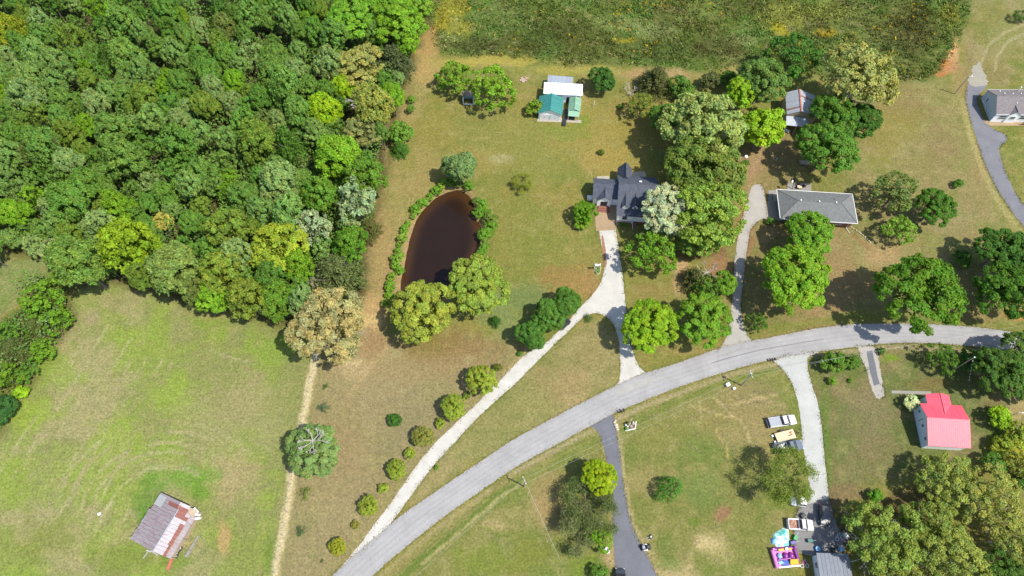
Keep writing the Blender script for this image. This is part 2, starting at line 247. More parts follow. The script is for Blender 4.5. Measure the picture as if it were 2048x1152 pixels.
STRAW = [((1435, 792), (1475, 837)), ((1447, 812), (1462, 840)), ((1395, 822), (1415, 826)), ((1365, 835), (1395, 837)), ((1415, 830), (1447, 812)), ((1475, 840), (1500, 865)), ((1432, 865), (1457, 925)), ((1440, 865), (1470, 910)), ((1490, 880), (1505, 900)), ((1500, 865), (1512, 895)), ((1460, 880), (1470, 902)), ((1492, 785), (1540, 787)), ((1505, 767), (1537, 762)), ((1375, 885), (1400, 905)), ((1390, 865), (1400, 872)), ((1290, 837), (1315, 830)), ((1332, 850), (1350, 852)), ((1342, 857), (1338, 870)), ((1470, 800), (1530, 780)), ((1500, 800), (1560, 815)), ((1480, 812), (1540, 800)), ((1350, 890), (1362, 893)), ((1010, 690), (1050, 700)), ((1040, 1010), (1060, 1000)), ((960, 1060), (1010, 1090)), ((1080, 1060), (1100, 1090)), ((1400, 1060), (1440, 1050)), ((1400, 1080), (1385, 1100)), ((1450, 1090), (1460, 1120)), ((1420, 1110), (1440, 1130)), ((1870, 300), (1900, 260)), ((1780, 320), (1850, 300)), ((1890, 320), (1930, 290)), ((690, 735), (730, 725)), ((700, 790), (735, 800)), ((850, 130), (862, 120)), ((1000, 330), (1030, 325))]
def project(x, y):
    ct, st = math.cos(TILT), math.sin(TILT); dep = np.maximum(y * st + CAM_H * ct, 8.0)
    return 1024 + FOC * x / dep, 576 - FOC * (y * ct - CAM_H * st) / dep
def scol(c): return np.array(seen(*c))
def ground_colour(x, y, fine=True):
    px, py = project(x, y); px = np.clip(px, -150, 2198); py = np.clip(py, -150, 1240)
    wx = (fbm(x, y, .22, 3, 4) - .5) * 26; wy = (fbm(x, y, .22, 11, 4) - .5) * 26
    qx, qy = px + wx, py + wy; n1 = fbm(x, y, .05, 21, 4); n2 = fbm(x, y, .16, 31, 4); n3 = fbm(x, y, .6, 41, 3); n4 = fbm(x, y, .11, 91, 3)
    col = np.zeros(x.shape + (3,)) + scol((146, 140, 74))
    def lay(m, c): nonlocal col; m = np.clip(m, 0, 1)[..., None]; col = col * (1 - m) + scol(c) * m
    lay(sstep(n1, .42, .62) * .8, (134, 138, 66)); lay(sstep(n2, .5, .68) * .5, (172, 146, 88)); lay(sstep(n4, .55, .7) * .4, (166, 140, 74))
    for nm, base, alt, alt2 in (('mown', (168, 148, 92), (176, 148, 100), (150, 142, 78)), ('side', (144, 150, 92), (168, 154, 110), (136, 150, 80)), ('pasture', (152, 152, 92), (176, 164, 118), (148, 162, 76)), ('lawns', (166, 147, 108), (178, 156, 116), (148, 138, 96)), ('front', (166, 150, 102), (150, 144, 88), (178, 154, 112)),
            ('south', (142, 138, 78), (126, 136, 66), (166, 148, 98)), ('red', (134, 126, 84), (116, 124, 70), (152, 130, 96)), ('ranch', (162, 136, 96), (150, 136, 84), (176, 142, 106)), ('east', (156, 146, 92), (162, 142, 98), (144, 144, 80)), ('neast', (146, 138, 80), (132, 138, 68), (168, 150, 110))):
        m = samp(MASKS[nm], qx, qy); lay(m, base); lay(m * sstep(n1, .42, .6) * .85, alt); lay(m * sstep(n2, .48, .66) * .7, alt2)
        if nm == 'pasture': lay(m * sstep(n3, .55, .75) * .6, (182, 168, 122)); lay(m * sstep(n4, .56, .7) * .55, (152, 172, 68))
    m = samp(MASKS['meadow'], px + wx * .35, py + wy * .35)
    lay(m, (96, 112, 46)); lay(m * sstep(n1, .48, .64) * .55, (92, 88, 46)); lay(m * sstep(n4, .46, .6) * .75, (96, 126, 56)); lay(m * sstep(n2, .52, .66) * .65, (118, 128, 68)); lay(m * sstep(n3, .58, .76) * .5, (140, 146, 90))
    lay(np.maximum(samp(MASKS['woods'], qx, qy), samp(MASKS['scrub'], qx, qy) * .75), (92, 80, 54))
    lay(sstep(n3, .56, .72) * .4 * (1 - samp(MASKS['lawns'], px, py)), (112, 124, 58)); lay(sstep(1 - n3, .58, .74) * .3, (186, 168, 116))
    for bx, by, rx, ry, c, s in BLOBS:
        sel = (abs(px - bx) < rx * 2.2 + 30) & (abs(py - by) < ry * 2.2 + 30)
        if not sel.any(): continue
        d = np.hypot((px[sel] + wx[sel] * .7 - bx) / rx, (py[sel] + wy[sel] * .7 - by) / ry)
        mm = sstep(1.25 - d + (n3[sel] - .5) * 1.1 + (n2[sel] - .5) * .9, 0, .85)[..., None] * s; col[sel] = col[sel] * (1 - mm) + scol(c) * mm
    for P, w, c, s in STROKES:
        d = dline(P, px + wx * .16, py + wy * .16); lay(sstep(1.5 - d / w + (n3 - .5) * 1.2, 0, .8) * s, c)
    for P, w in TRACKS:
        d = dline(P, px + wx * .12, py + wy * .12); lay(sstep(1.3 - d / w + (n3 - .5) * 2.4 + (n2 - .5) * 1.4, 0.1, .9) * .5 * sstep(n4, .42, .6) * samp(MASKS['pasture'], px, py), (206, 192, 148))
    for nm, cc in (('front', RN_), ('south', RS_)):
        d = dline(cc, px, py); lay(samp(MASKS[nm], px, py) * np.exp(-d / 60) * .35 * (.5 + .5 * np.sin(d * .8 + n1 * 3)), (186, 166, 116))
    lay((samp(MASKS['lawns'], px, py) + samp(MASKS['mown'], px, py) + .6 * (py < 620) * (px > 830) * (px < 1240) * (py > 120)) * .22 * (.5 + .5 * np.sin(px * .9 + py * .12 + n1 * 4)) * sstep(n2, .35, .6), (186, 164, 112))
    col = col * np.array([1.05, 1.12, 1.05])
    b = samp(MASKS['bank'], px + wx * .3, py + wy * .3); lay(sstep(b, .04, .3) * .9, (186, 158, 110))
    return col
def ground_height(x, y):
    px, py = project(x, y); px = np.clip(px, -150, 2198); py = np.clip(py, -150, 1240)
    return -1.0 * sstep(samp(MASKS['pond'], px, py), .12, .9) - .12 * sstep(samp(MASKS['bank'], px, py), .1, .5)
def axis(a, b, st, lo, hi):
    c = list(np.arange(a, b + .001, st)); s = st
    while c[-1] < hi: s *= 1.35; c.append(c[-1] + s)
    s = st
    while c[0] > lo: s *= 1.35; c.insert(0, c[0] - s)
    return np.array(c)
ax = axis(-146, 146, .5, -4000, 4000); ay = axis(2, 162, .5, -3000, 5000)
gx, gy = np.meshgrid(ax, ay); gz = ground_height(gx, gy)
nx, ny = len(ax), len(ay); me = bpy.data.meshes.new('ground')
vs = np.stack([gx, gy, gz], -1).reshape(-1, 3).astype(np.float32)
idx = np.arange(nx * ny).reshape(ny, nx); q = np.stack([idx[:-1, :-1], idx[:-1, 1:], idx[1:, 1:], idx[1:, :-1]], -1).reshape(-1, 4)
me.vertices.add(len(vs)); me.vertices.foreach_set('co', vs.ravel()); me.loops.add(q.size); me.loops.foreach_set('vertex_index', q.ravel().astype(np.int32))
me.polygons.add(len(q)); me.polygons.foreach_set('loop_start', np.arange(0, q.size, 4, dtype=np.int32)); me.polygons.foreach_set('loop_total', np.full(len(q), 4, np.int32))
me.update(calc_edges=True); me.validate()
gc = ground_colour(gx, gy).reshape(-1, 3)
at = me.attributes.new('soil', 'FLOAT_COLOR', 'POINT'); at.data.foreach_set('color', np.concatenate([gc, np.ones((len(gc), 1))], 1).astype(np.float32).ravel())
m, nt, bs = mat('grass_and_soil'); a = N(nt, 'Attribute', attribute_name='soil'); tc = N(nt, 'TexCoord').outputs['Object']
f1 = mrange(nt, noise(nt, 2.4, 7, .82, vec=tc), .36, .64, .58, 1.42); f2 = mrange(nt, noise(nt, .8, 5, .7, vec=tc), .3, .7, .84, 1.16)
c = mixc(nt, 1.0, a.outputs['Color'], f1, 'MULTIPLY'); c = mixc(nt, 1.0, c, f2, 'MULTIPLY')
g1 = ramp(nt, noise(nt, 1.7, 5, .75, vec=tc), .5, .66); c = mixc(nt, mrange(nt, g1, 0, 1, 0, .42), c, seen(112, 128, 52))
g2 = ramp(nt, noise(nt, 2.6, 4, .8, vec=tc), .58, .7); c = mixc(nt, mrange(nt, g2, 0, 1, 0, .4), c, seen(206, 184, 132))
nt.links.new(c, bs.inputs['Base Color']); bs.inputs['Roughness'].default_value = .95; bs.inputs['Specular IOR Level'].default_value = .1
bump(nt, bs, noise(nt, 4.0, 5, .8, vec=tc), .55, .12); M['ground'] = m
me.materials.append(m); tag(link('ground', me), kind='structure')

# ------------------------------------------------------------------ roads and other flat sheets
def surface_mat(name, col, spots, track=None, sc=1.0, rough=.9):
    m, nt, bs = mat(name); tc = N(nt, 'TexCoord').outputs['Object']
    f = mrange(nt, noise(nt, 5 * sc, 6, .8, vec=tc), .3, .7, .84, 1.14); g = mrange(nt, noise(nt, .35 * sc, 4, .6, vec=tc), .3, .7, .9, 1.1)
    c = mixc(nt, 1.0, col, f, 'MULTIPLY'); c = mixc(nt, 1.0, c, g, 'MULTIPLY')
    s = ramp(nt, noise(nt, 1.3 * sc, 6, .75, vec=tc), .55, .72); c = mixc(nt, mrange(nt, s, 0, 1, 0, .5), c, spots)
    nt.links.new(c, bs.inputs['Base Color']); bs.inputs['Roughness'].default_value = rough; bs.inputs['Specular IOR Level'].default_value = .25
    bump(nt, bs, noise(nt, 9 * sc, 3, .7, vec=tc), .3, .03); return m
M['road'] = surface_mat('worn_road_chipseal', seen(199, 197, 196), seen(188, 186, 185), sc=.8)
M['gravel'] = surface_mat('white_gravel', seen(238, 234, 224), seen(220, 212, 196))
M['gravel2'] = surface_mat('blue_white_gravel', seen(222, 223, 217), seen(206, 203, 192))
M['gravel3'] = surface_mat('dusty_grey_gravel', seen(208, 202, 192), seen(186, 174, 158))
M['blacktop'] = surface_mat('dark_blacktop', seen(136, 138, 146), seen(158, 156, 158))
M['tarmac'] = surface_mat('grey_tarmac', seen(150, 150, 156), seen(138, 138, 142))
M['concrete'] = surface_mat('pale_concrete', seen(216, 206, 186), seen(198, 184, 160))
M['browncrete'] = surface_mat('brown_concrete', seen(206, 178, 142), seen(190, 156, 118))
M['greycrete'] = surface_mat('grey_concrete', seen(184, 180, 170), seen(166, 160, 148))
def ragged(P, amp, step=.5, seed=0):
    out = []; r = random.Random(seed)
    for a, b in zip(P, P[1:] + P[:1]):
        n = max(1, int((b - a).length / step))
        for i in range(n):
            p = a.lerp(b, i / n)
            if amp: p = p + Vector((float(fbm(np.array(p.x), np.array(p.y), .45, 5 + seed, 3)) - .5 + r.uniform(-.16, .16), float(fbm(np.array(p.x), np.array(p.y), .45, 9 + seed, 3)) - .5 + r.uniform(-.16, .16), 0)) * amp
            out.append(p)
    return out
def sheet(name, pts, z, m, amp=.25, th=.05, seed=1, kind='structure', parent=None):
    P = ragged([G(x, y) for x, y in pts], amp, .3, seed); bm = bmesh.new()
    top = [bm.verts.new((p.x, p.y, z)) for p in P]; f = bm.faces.new(top)
    if f.calc_area() and f.normal.z < 0: f.normal_flip()
    bm.normal_update()
    if f.normal.z < 0: f.normal_flip()
    r = bmesh.ops.extrude_face_region(bm, geom=[f]); vv = [v for v in r['geom'] if isinstance(v, bmesh.types.BMVert)]
    for v in vv: v.co.z = z - th
    bmesh.ops.recalc_face_normals(bm, faces=bm.faces); bmesh.ops.triangulate(bm, faces=[x for x in bm.faces if len(x.verts) > 4])
    me = bpy.data.meshes.new(name); bm.to_mesh(me); bm.free(); me.materials.append(m); return tag(link(name, me, parent), kind=kind)
def smooth(P, k=2):
    for _ in range(k):
        Q = [P[0]]
        for a, b in zip(P[:-1], P[1:]): Q += [(a[0] * .75 + b[0] * .25, a[1] * .75 + b[1] * .25), (a[0] * .25 + b[0] * .75, a[1] * .25 + b[1] * .75)]
        P = Q + [P[-1]]
    return P
RN = [(560, 1252), (663, 1152), (705, 1112), (742, 1082), (799, 1032), (845, 1001), (912, 955), (979, 911), (1024, 880), (1074, 853), (1124, 826), (1174, 800), (1237, 768), (1287, 746), (1341, 731), (1394, 712), (1444, 694), (1494, 682), (1536, 676), (1603, 662), (1669, 651), (1729, 647), (1803, 647), (1883, 649), (1953, 654), (2029, 664), (2200, 690)]
RS = [(650, 1252), (745, 1152), (779, 1121), (819, 1088), (865, 1051), (912, 1016), (979, 970), (1024, 938), (1091, 901), (1181, 852), (1224, 828), (1291, 800), (1367, 770), (1457, 742), (1536, 720), (1616, 706), (1703, 695), (1769, 687), (1836, 685), (1919, 690), (2003, 699), (2200, 728)]
def resample(P, n):
    P = [G(*p) for p in P]; d = [0.0]
    for p, q in zip(P[:-1], P[1:]): d.append(d[-1] + (q - p).length)
    out = []; k = 0
    for i in range(n):
        t = d[-1] * i / (n - 1)
        while k < len(P) - 2 and d[k + 1] < t: k += 1
        out.append(P[k].lerp(P[k + 1], (t - d[k]) / max(1e-6, d[k + 1] - d[k])))
    return out
ra, rb = resample(smooth(RN), 460), resample(smooth(RS), 460); NA = 17; rv = []; rac = []; rrr = random.Random(3)
for i, (p, q) in enumerate(zip(ra, rb)):
    e0, e1 = rrr.uniform(-.012, .012), rrr.uniform(-.012, .012)
    for j in range(NA):
        t = j / (NA - 1); tt = t + (e0 if j == 0 else e1 if j == NA - 1 else 0); w = p.lerp(q, tt); rv.append((w.x, w.y, .03 + .05 * (1 - (2 * t - 1) ** 2))); rac.append(t)
rf_ = [(i * NA + j, i * NA + j + 1, (i + 1) * NA + j + 1, (i + 1) * NA + j) for i in range(459) for j in range(NA - 1)]
me = bpy.data.meshes.new('road'); me.from_pydata(rv, [], rf_); at = me.attributes.new('across', 'FLOAT', 'POINT'); at.data.foreach_set('value', np.array(rac, np.float32))
nt = M['road'].node_tree; bs = nt.nodes['Principled BSDF']; c0 = bs.inputs['Base Color'].links[0].from_socket; at = N(nt, 'Attribute', attribute_name='across'); cr = N(nt, 'ValToRGB'); cr.color_ramp.interpolation = 'EASE'; e = cr.color_ramp.elements; e[0].position = 0; e[0].color = (1.0, .92, .78, 1); e[1].position = 1; e[1].color = (1.02, .93, .78, 1)
for ps, v in ((.05, .94), (.14, .95), (.22, 1.05), (.32, .93), (.42, 1.04), (.49, .90), (.51, .90), (.58, 1.04), (.68, .93), (.78, 1.05), (.86, .95), (.95, .94)): el = e.new(ps); el.color = (v, v, v, 1)
nt.links.new(at.outputs['Fac'], cr.inputs[0]); c1 = mixc(nt, .65, c0, cr.outputs[0], 'MULTIPLY'); tc = N(nt, 'TexCoord').outputs['Object']
vo = N(nt, 'TexVoronoi', feature='DISTANCE_TO_EDGE'); vo.inputs['Scale'].default_value = .13; nz = N(nt, 'TexNoise'); nz.inputs['Scale'].default_value = .6; nt.links.new(tc, nz.inputs['Vector']); nt.links.new(mixc(nt, .25, tc, nz.outputs['Color'], 'ADD'), vo.inputs['Vector'])
ck = ramp(nt, vo.outputs['Distance'], .004, .012, (.72, .72, .72), (1, 1, 1)); c1 = mixc(nt, .22, c1, mixc(nt, 1.0, c1, ck, 'MULTIPLY')); nt.links.new(c1, bs.inputs['Base Color']); me.materials.append(M['road']); tag(link('road', me), kind='structure')
GD = smooth([(640, 1180), (705, 1108), (755, 1041), (799, 981), (832, 931), (862, 893), (895, 861), (929, 831), (962, 798), (989, 771), (1024, 737), (1050, 708), (1091, 688), (1124, 657), (1171, 603), (1191, 583), (1206, 557), (1210, 524), (1204, 494), (1197, 458)]) + smooth([(1231, 456), (1237, 494), (1244, 544), (1251, 611), (1257, 674), (1267, 711), (1284, 744), (1310, 748)]) + [(1290, 775), (1215, 790)] + smooth([(1237, 764), (1241, 750), (1241, 721), (1236, 667), (1223, 640), (1201, 626), (1171, 629), (1157, 643), (1121, 677), (1074, 724), (1037, 761), (1024, 773), (962, 828), (912, 881), (875, 921), (829, 981), (795, 1030), (720, 1120), (690, 1160)])
sheet('gravel_drive', GD, .020, M['gravel'], .3, seed=3)
sheet('dirt_streak', smooth([(1203, 470), (1206, 471), (1211, 495), (1214, 520), (1213, 538), (1209, 530), (1206, 505), (1203, 470)], 1)[:-1], .030, surface_mat('reddish_dirt', seen(186, 140, 110), seen(206, 178, 150)), .5, .02, 22)
sheet('neighbour_drive', smooth([(1425, 712), (1445, 690), (1457, 667), (1464, 614), (1467, 551), (1471, 497), (1481, 451), (1491, 411), (1499, 384), (1507, 368), (1526, 369), (1531, 400), (1536, 436), (1517, 440), (1501, 457), (1494, 497), (1487, 551), (1481, 614), (1486, 655), (1497, 678), (1520, 690)], 1), .022, M['gravel3'], .4, seed=4)
sheet('south_gravel_drive', smooth([(1545, 722), (1556, 728), (1573, 748), (1586, 769), (1598, 811), (1604, 858), (1608, 911), (1616, 955), (1622, 990), (1600, 1008), (1590, 1040), (1588, 1085), (1600, 1108), (1640, 1112), (1672, 1108), (1670, 1088), (1663, 1051), (1658, 998), (1653, 951), (1648, 901), (1644, 858), (1636, 808), (1623, 767), (1613, 728), (1616, 712), (1640, 704)], 1) + [(1600, 700)], .021, M['gravel2'], .28, seed=5)
sheet('south_blacktop_drive', smooth([(1165, 852), (1185, 853), (1199, 866), (1209, 901), (1217, 935), (1224, 975), (1226, 1068), (1229, 1101), (1231, 1152), (1232, 1200)], 1) + smooth([(1335, 1200), (1314, 1151), (1304, 1128), (1281, 1088), (1264, 1055), (1254, 1011), (1247, 968), (1242, 928), (1234, 868), (1227, 838), (1230, 815)], 1), .023, M['blacktop'], .15, seed=6)
sheet('east_tarmac_drive', smooth([(1936, 168), (1930, 195), (1939, 233), (1953, 277), (1969, 327), (1993, 377), (2026, 427), (2050, 457), (2100, 520), (2170, 540), (2110, 455), (2052, 418), (2028, 383), (2013, 350), (1999, 310), (1998, 292), (2016, 280), (2010, 268), (1983, 257), (1969, 243), (1951, 203), (1962, 185), (1974, 172)], 1), .022, M['tarmac'], .15, seed=7)
M['fadedgravel'] = surface_mat('faded_gravel', seen(190, 184, 166), seen(160, 150, 118))
sheet('gravel_patch', smooth([(1940, 172), (1934, 164), (1944, 150), (1942, 138), (1952, 122), (1960, 128), (1966, 140), (1976, 152), (1972, 166), (1960, 174), (1940, 172)], 1)[:-1], .034, M['fadedgravel'], 1.6, seed=8)
M['yard'] = surface_mat('shade_toned_gravel', seen(164, 162, 162), seen(120, 110, 98))  # darker mottled grey, with the yard's shade put into the gravel colour
sheet('gravel_yard', smooth([(1624, 1006), (1600, 1010), (1590, 1040), (1586, 1085), (1598, 1108), (1640, 1114), (1684, 1108), (1690, 1085), (1672, 1040), (1660, 1004), (1640, 1000), (1624, 1006)], 1)[:-1], .036, M['yard'], 1.0, seed=21)
sheet('old_drive_gravel', smooth([(1712, 692), (1750, 690), (1757, 720), (1764, 760), (1770, 790), (1756, 802), (1743, 780), (1735, 740), (1722, 712), (1712, 692)], 1)[:-1], .018, M['gravel3'], .7, seed=9)
sheet('old_drive_strip', [(1733, 703), (1744, 701), (1750, 730), (1759, 768), (1748, 772), (1738, 735)], .030, M['blacktop'], .25, seed=10)
sheet('house_parking_pad', [(1188, 408), (1234, 405), (1236, 434), (1239, 443), (1230, 460), (1192, 462)], .060, M['browncrete'], 0, .12)
sheet('ranch_parking_pad', [(1534, 404), (1546, 400), (1546, 388), (1558, 385), (1562, 442), (1533, 438)], .050, M['concrete'], 0, .1)
sheet('ranch_side_path', [(1537, 381), (1556, 380), (1556, 386.5), (1544, 387.5), (1543, 402), (1536, 402)], .045, M['greycrete'], .05, .1)
sheet('ranch_patio', [(1575, 365.5), (1622, 367.5), (1623, 386), (1574, 384)], .055, M['greycrete'], 0, .1)
sheet('back_patio', [(1193.5, 353), (1218, 352), (1219, 362), (1195, 362)], .07, M['concrete'], 0, .1)
sheet('rear_terrace', [(1258, 345), (1287, 342.5), (1292, 347), (1292, 355), (1258, 357)], .08, M['concrete'], 0, .1)
sheet('garage_apron', [(1074, 243), (1162, 246), (1163, 241), (1120, 236), (1075, 236)], .05, M['concrete'], .05, .1)
sheet('east_house_walk', [(1968, 243), (1976, 241), (2070, 243), (2070, 251.5), (1980, 251.5), (1972, 249)], .05, M['browncrete'], 0, .1)
sheet('front_walk', [(1783, 781), (1862, 783), (1862, 789), (1783, 787)], .05, M['greycrete'], .1, .1)
# road patches and cracks
sheet('road_repair_patch', [(1228, 782), (1262, 768), (1300, 756), (1330, 752), (1280, 775), (1235, 792)], .088, surface_mat('pale_road_dust', seen(206, 203, 196), seen(196, 192, 186)), .5, .03, 12)
sheet('road_seam', [(1424, 725.2), (1460, 714.6), (1520, 699.3), (1648, 677.6), (1648, 678.7), (1520, 700.6), (1460, 716.2), (1424, 726.6)], .088, surface_mat('tar_seam', seen(150, 149, 150), seen(160, 160, 160)), .05, .02, 13)
# pond
m, nt, bs = mat('murky_brown_water'); tc = N(nt, 'TexCoord').outputs['Object']
bs.inputs['Roughness'].default_value = .2; bs.inputs['IOR'].default_value = 1.33
at = N(nt, 'Attribute', attribute_name='shallow'); c = mixc(nt, at.outputs['Fac'], seen(50, 36, 29), seen(90, 62, 36))
c = mixc(nt, mrange(nt, noise(nt, .25, 3, .6, vec=tc), .3, .7, 0, .35), c, seen(62, 44, 32)); nt.links.new(c, bs.inputs['Base Color']); bump(nt, bs, noise(nt, 3, 3, .6, vec=tc), .08, .02)
xs = np.arange(-27, -4, .5); ys = np.arange(60, 94, .5); wx, wy = np.meshgrid(xs, ys); pxx, pyy = project(wx, wy)
d = samp(MASKS['bank'], pxx, pyy); keep = samp(MASKS['pond'], pxx, pyy) > .02; shal = 1 - sstep(d, .55, .97); ii = np.arange(wx.size).reshape(wx.shape)
k4 = keep[:-1, :-1] & keep[1:, :-1] & keep[:-1, 1:] & keep[1:, 1:]; qf = np.stack([ii[:-1, :-1], ii[:-1, 1:], ii[1:, 1:], ii[1:, :-1]], -1)[k4]
me = bpy.data.meshes.new('pond_water'); me.from_pydata(np.stack([wx, wy, wx * 0 - .42], -1).reshape(-1, 3).tolist(), [], qf.tolist())
a = me.attributes.new('shallow', 'FLOAT', 'POINT'); a.data.foreach_set('value', shal.ravel().astype(np.float32)); me.materials.append(m); tag(link('pond_water', me), kind='structure')
# ------------------------------------------------------------------ trees
def leaf_material():
    m, nt, bs = mat('leaves'); oi = N(nt, 'ObjectInfo'); at = N(nt, 'Attribute', attribute_name='tint')
    c = mixc(nt, 1.0, oi.outputs['Color'], at.outputs['Color'], 'MULTIPLY'); nt.links.new(c, bs.inputs['Base Color'])
    bs.inputs['Roughness'].default_value = .6; bs.inputs['Specular IOR Level'].default_value = .18
    tr = N(nt, 'BsdfTranslucent'); nt.links.new(mixc(nt, 1.0, c, (1.05, 1.15, .4), 'MULTIPLY'), tr.inputs[0])
    mx = N(nt, 'MixShader'); mx.inputs[0].default_value = .33; nt.links.new(bs.outputs[0], mx.inputs[1]); nt.links.new(tr.outputs[0], mx.inputs[2])
    nt.links.new(mx.outputs[0], nt.nodes['Material Output'].inputs[0]); return m
M['leaf'] = leaf_material()
M['bark'] = plain('bark', (.15, .125, .10), .9, var=.3, sc=4, bmp=.5); M['greybark'] = plain('bleached_wood', (.40, .37, .34), .9, var=.25, sc=4, bmp=.4)

def leaf_mesh(name, cen, nor, size, tint, aspect, R, tang=None):
    n = len(cen); nor = nor / (np.linalg.norm(nor, axis=1, keepdims=True) + 1e-9)
    if tang is None: tang = R.normal(size=(n, 3))
    t = tang - nor * (tang * nor).sum(1, keepdims=True); t /= np.linalg.norm(t, axis=1, keepdims=True) + 1e-9; b = np.cross(nor, t)
    s = size[:, None]; h = s * aspect; bend = nor * s * R.uniform(-.25, .25, (n, 1))
    V = np.stack([cen - t * s, cen - b * h + bend, cen + t * s, cen + b * h + bend], 1).reshape(-1, 3)
    me = bpy.data.meshes.new(name); me.vertices.add(4 * n); me.vertices.foreach_set('co', V.astype(np.float32).ravel())
    me.loops.add(4 * n); me.loops.foreach_set('vertex_index', np.arange(4 * n, dtype=np.int32)); me.polygons.add(n)
    me.polygons.foreach_set('loop_start', np.arange(0, 4 * n, 4, dtype=np.int32)); me.polygons.foreach_set('loop_total', np.full(n, 4, np.int32))
    me.update(calc_edges=True)
    a = me.attributes.new('tint', 'FLOAT_COLOR', 'POINT'); a.data.foreach_set('color', np.repeat(np.concatenate([tint, np.ones((n, 1))], 1), 4, axis=0).astype(np.float32).ravel())
    me.materials.append(M['leaf']); return me
def dirs(R, n, lo=-.35):
    z = R.uniform(lo, 1, n); a = R.uniform(0, 2 * math.pi, n); r = np.sqrt(np.maximum(0, 1 - z * z)); return np.stack([r * np.cos(a), r * np.sin(a), z], 1)
# every crown is modelled one unit in radius, centred at CZ above the ground
CZ = .95
def broad(seed, nclump=150, per=54, cs=.135, ls=.40, vz=.78, drop=.12, aspect=.6, nl=7, jit=.5, lo=-.45):
    R = np.random.default_rng(seed)
    lobes = [(np.array([0, 0, .05]), .66)]
    for k in range(nl):
        a = 2 * math.pi * (k + R.uniform(-.3, .3)) / nl; d = R.uniform(.38, .56); lobes.append((np.array([d * math.cos(a), d * math.sin(a), R.uniform(-.25, .22)]), R.uniform(.34, .5)))
    lobes.append((np.array([R.uniform(-.2, .2), R.uniform(-.2, .2), .38]), .42)); P = []; D = []
    tot = sum(l[1] ** 2 for l in lobes)
    for c, r in lobes:
        n = int(nclump * 2.1 * r * r / tot) + 2; u = dirs(R, n, lo); p = c + u * r * R.uniform(.86, 1.06, (n, 1)); ok = np.ones(n, bool)
        for c2, r2 in lobes:
            if c2 is not c: ok &= np.linalg.norm(p - c2, axis=1) > r2 * .88
        P.append(p[ok]); D.append(u[ok])
    P = np.concatenate(P); D = np.concatenate(D); k = R.uniform(size=len(P)) > drop; P = P[k]; D = D[k]
    per = int(per * (2.4 if nclump > 180 else 1.5)); ls *= .66 if nclump > 180 else .8; m = len(P); S_ = cs * R.uniform(.7, 1.35, m); cid = np.repeat(np.arange(m), per); u = dirs(R, len(cid), -.5)
    u = u + D[cid] * .45 + np.array([0, 0, .15]); u /= np.linalg.norm(u, axis=1, keepdims=True)
    cen = P[cid] + u * (S_[cid] * R.uniform(.35, 1.08, len(cid)) )[:, None]
    nor = u * .8 + D[cid] * .3 + np.array([0, 0, .45]) + R.normal(size=u.shape) * jit
    cl = R.uniform(.78, 1.22, (m, 1)); hue = R.uniform(-.1, .1, (m, 1)); lt = R.uniform(.8, 1.2, (len(cid), 1))
    t = cl[cid] * lt; tint = np.concatenate([t * (1 + hue[cid] * 1.2), t, t * (1 - hue[cid])], 1)
    # a loose inner fill so that the crown is not hollow
    nf = int(len(cid) * .16); f = dirs(R, nf, -.7) * (R.uniform(.15, .62, (nf, 1))); cen = np.concatenate([cen, f]); nor = np.concatenate([nor, R.normal(size=(nf, 3))]); tint = np.concatenate([tint, np.full((nf, 3), .8)])
    size = np.concatenate([S_[cid] * ls * R.uniform(.7, 1.25, len(cid)), np.full(nf, cs * ls * 1.3)])
    q = np.linalg.norm(cen[:, :2], axis=1); mx = np.percentile(q, 97); cen[:, :2] /= mx; cen[:, 2] = cen[:, 2] * vz / mx + CZ
    return leaf_mesh('crown', cen, nor, size, tint, aspect, R)
def branches(seed, levels=4, n0=6, spread=.75, up=.55, length=.62, trunk_r=.055, trunk_h=.55):
    R = random.Random(seed); segs = [((0, 0, -.05), (0, 0, trunk_h), trunk_r * 1.15, trunk_r * .9)]; tips = []
    def grow(p, d, ln, r, lv):
        d = d.normalized(); q = p + d * ln; mid = p + d * ln * .5 + Vector((R.uniform(-1, 1), R.uniform(-1, 1), R.uniform(-.5, .5))) * ln * .07
        segs.append((p, mid, r, r * .8)); segs.append((mid, q, r * .8, r * .6))
        if lv <= 0: tips.append(q); return
        for k in range(R.choice((2, 3, 3))):
            nd = d + Vector((R.uniform(-1, 1), R.uniform(-1, 1), R.uniform(-.45, .8))) * spread; grow(q, nd, ln * R.uniform(.55, .8), r * .58, lv - 1)
        if lv > 1: tips.append(mid)
    for k in range(n0):
        a = 2 * math.pi * (k + R.uniform(-.3, .3)) / n0; grow(Vector((0, 0, trunk_h * R.uniform(.6, 1))), Vector((math.cos(a), math.sin(a), R.uniform(.2, 1.1) * up * 1.6)), length * R.uniform(.55, .8), trunk_r * .6, levels - 1)
    return segs, tips
def limbs_mesh(segs, name, m, n=5):
    b = MB()
    for p, q, r0, r1 in segs: b.tube(p, q, r0, r1, n, False)
    return b.mesh(name, m)
def sparse(seed, per=70, ls=.022, cs=.13, keep=.9):
    segs, tips = branches(seed, 4, 7, .8, .5, .6, .05, .5); R = np.random.default_rng(seed); T = np.array([tuple(t) for t in tips]); q = np.percentile(np.linalg.norm(T[:, :2], axis=1), 95)
    sc = 1 / q; segs = [(Vector(a) * sc, Vector(b) * sc, c * sc * .8, d * sc * .8) for a, b, c, d in segs]; T = T[R.uniform(size=len(T)) < keep] * sc
    cid = np.repeat(np.arange(len(T)), per); cen = T[cid] + R.normal(size=(len(cid), 3)) * cs * np.array([.7, .7, .45]); nor = R.normal(size=cen.shape) * .7 + np.array([0, 0, .8])
    t = R.uniform(.75, 1.25, (len(cid), 1)); return leaf_mesh('crown', cen, nor, ls * R.uniform(.7, 1.3, len(cid)), np.repeat(t, 3, 1), .7, R), limbs_mesh(segs, 'trunk', M['bark'])
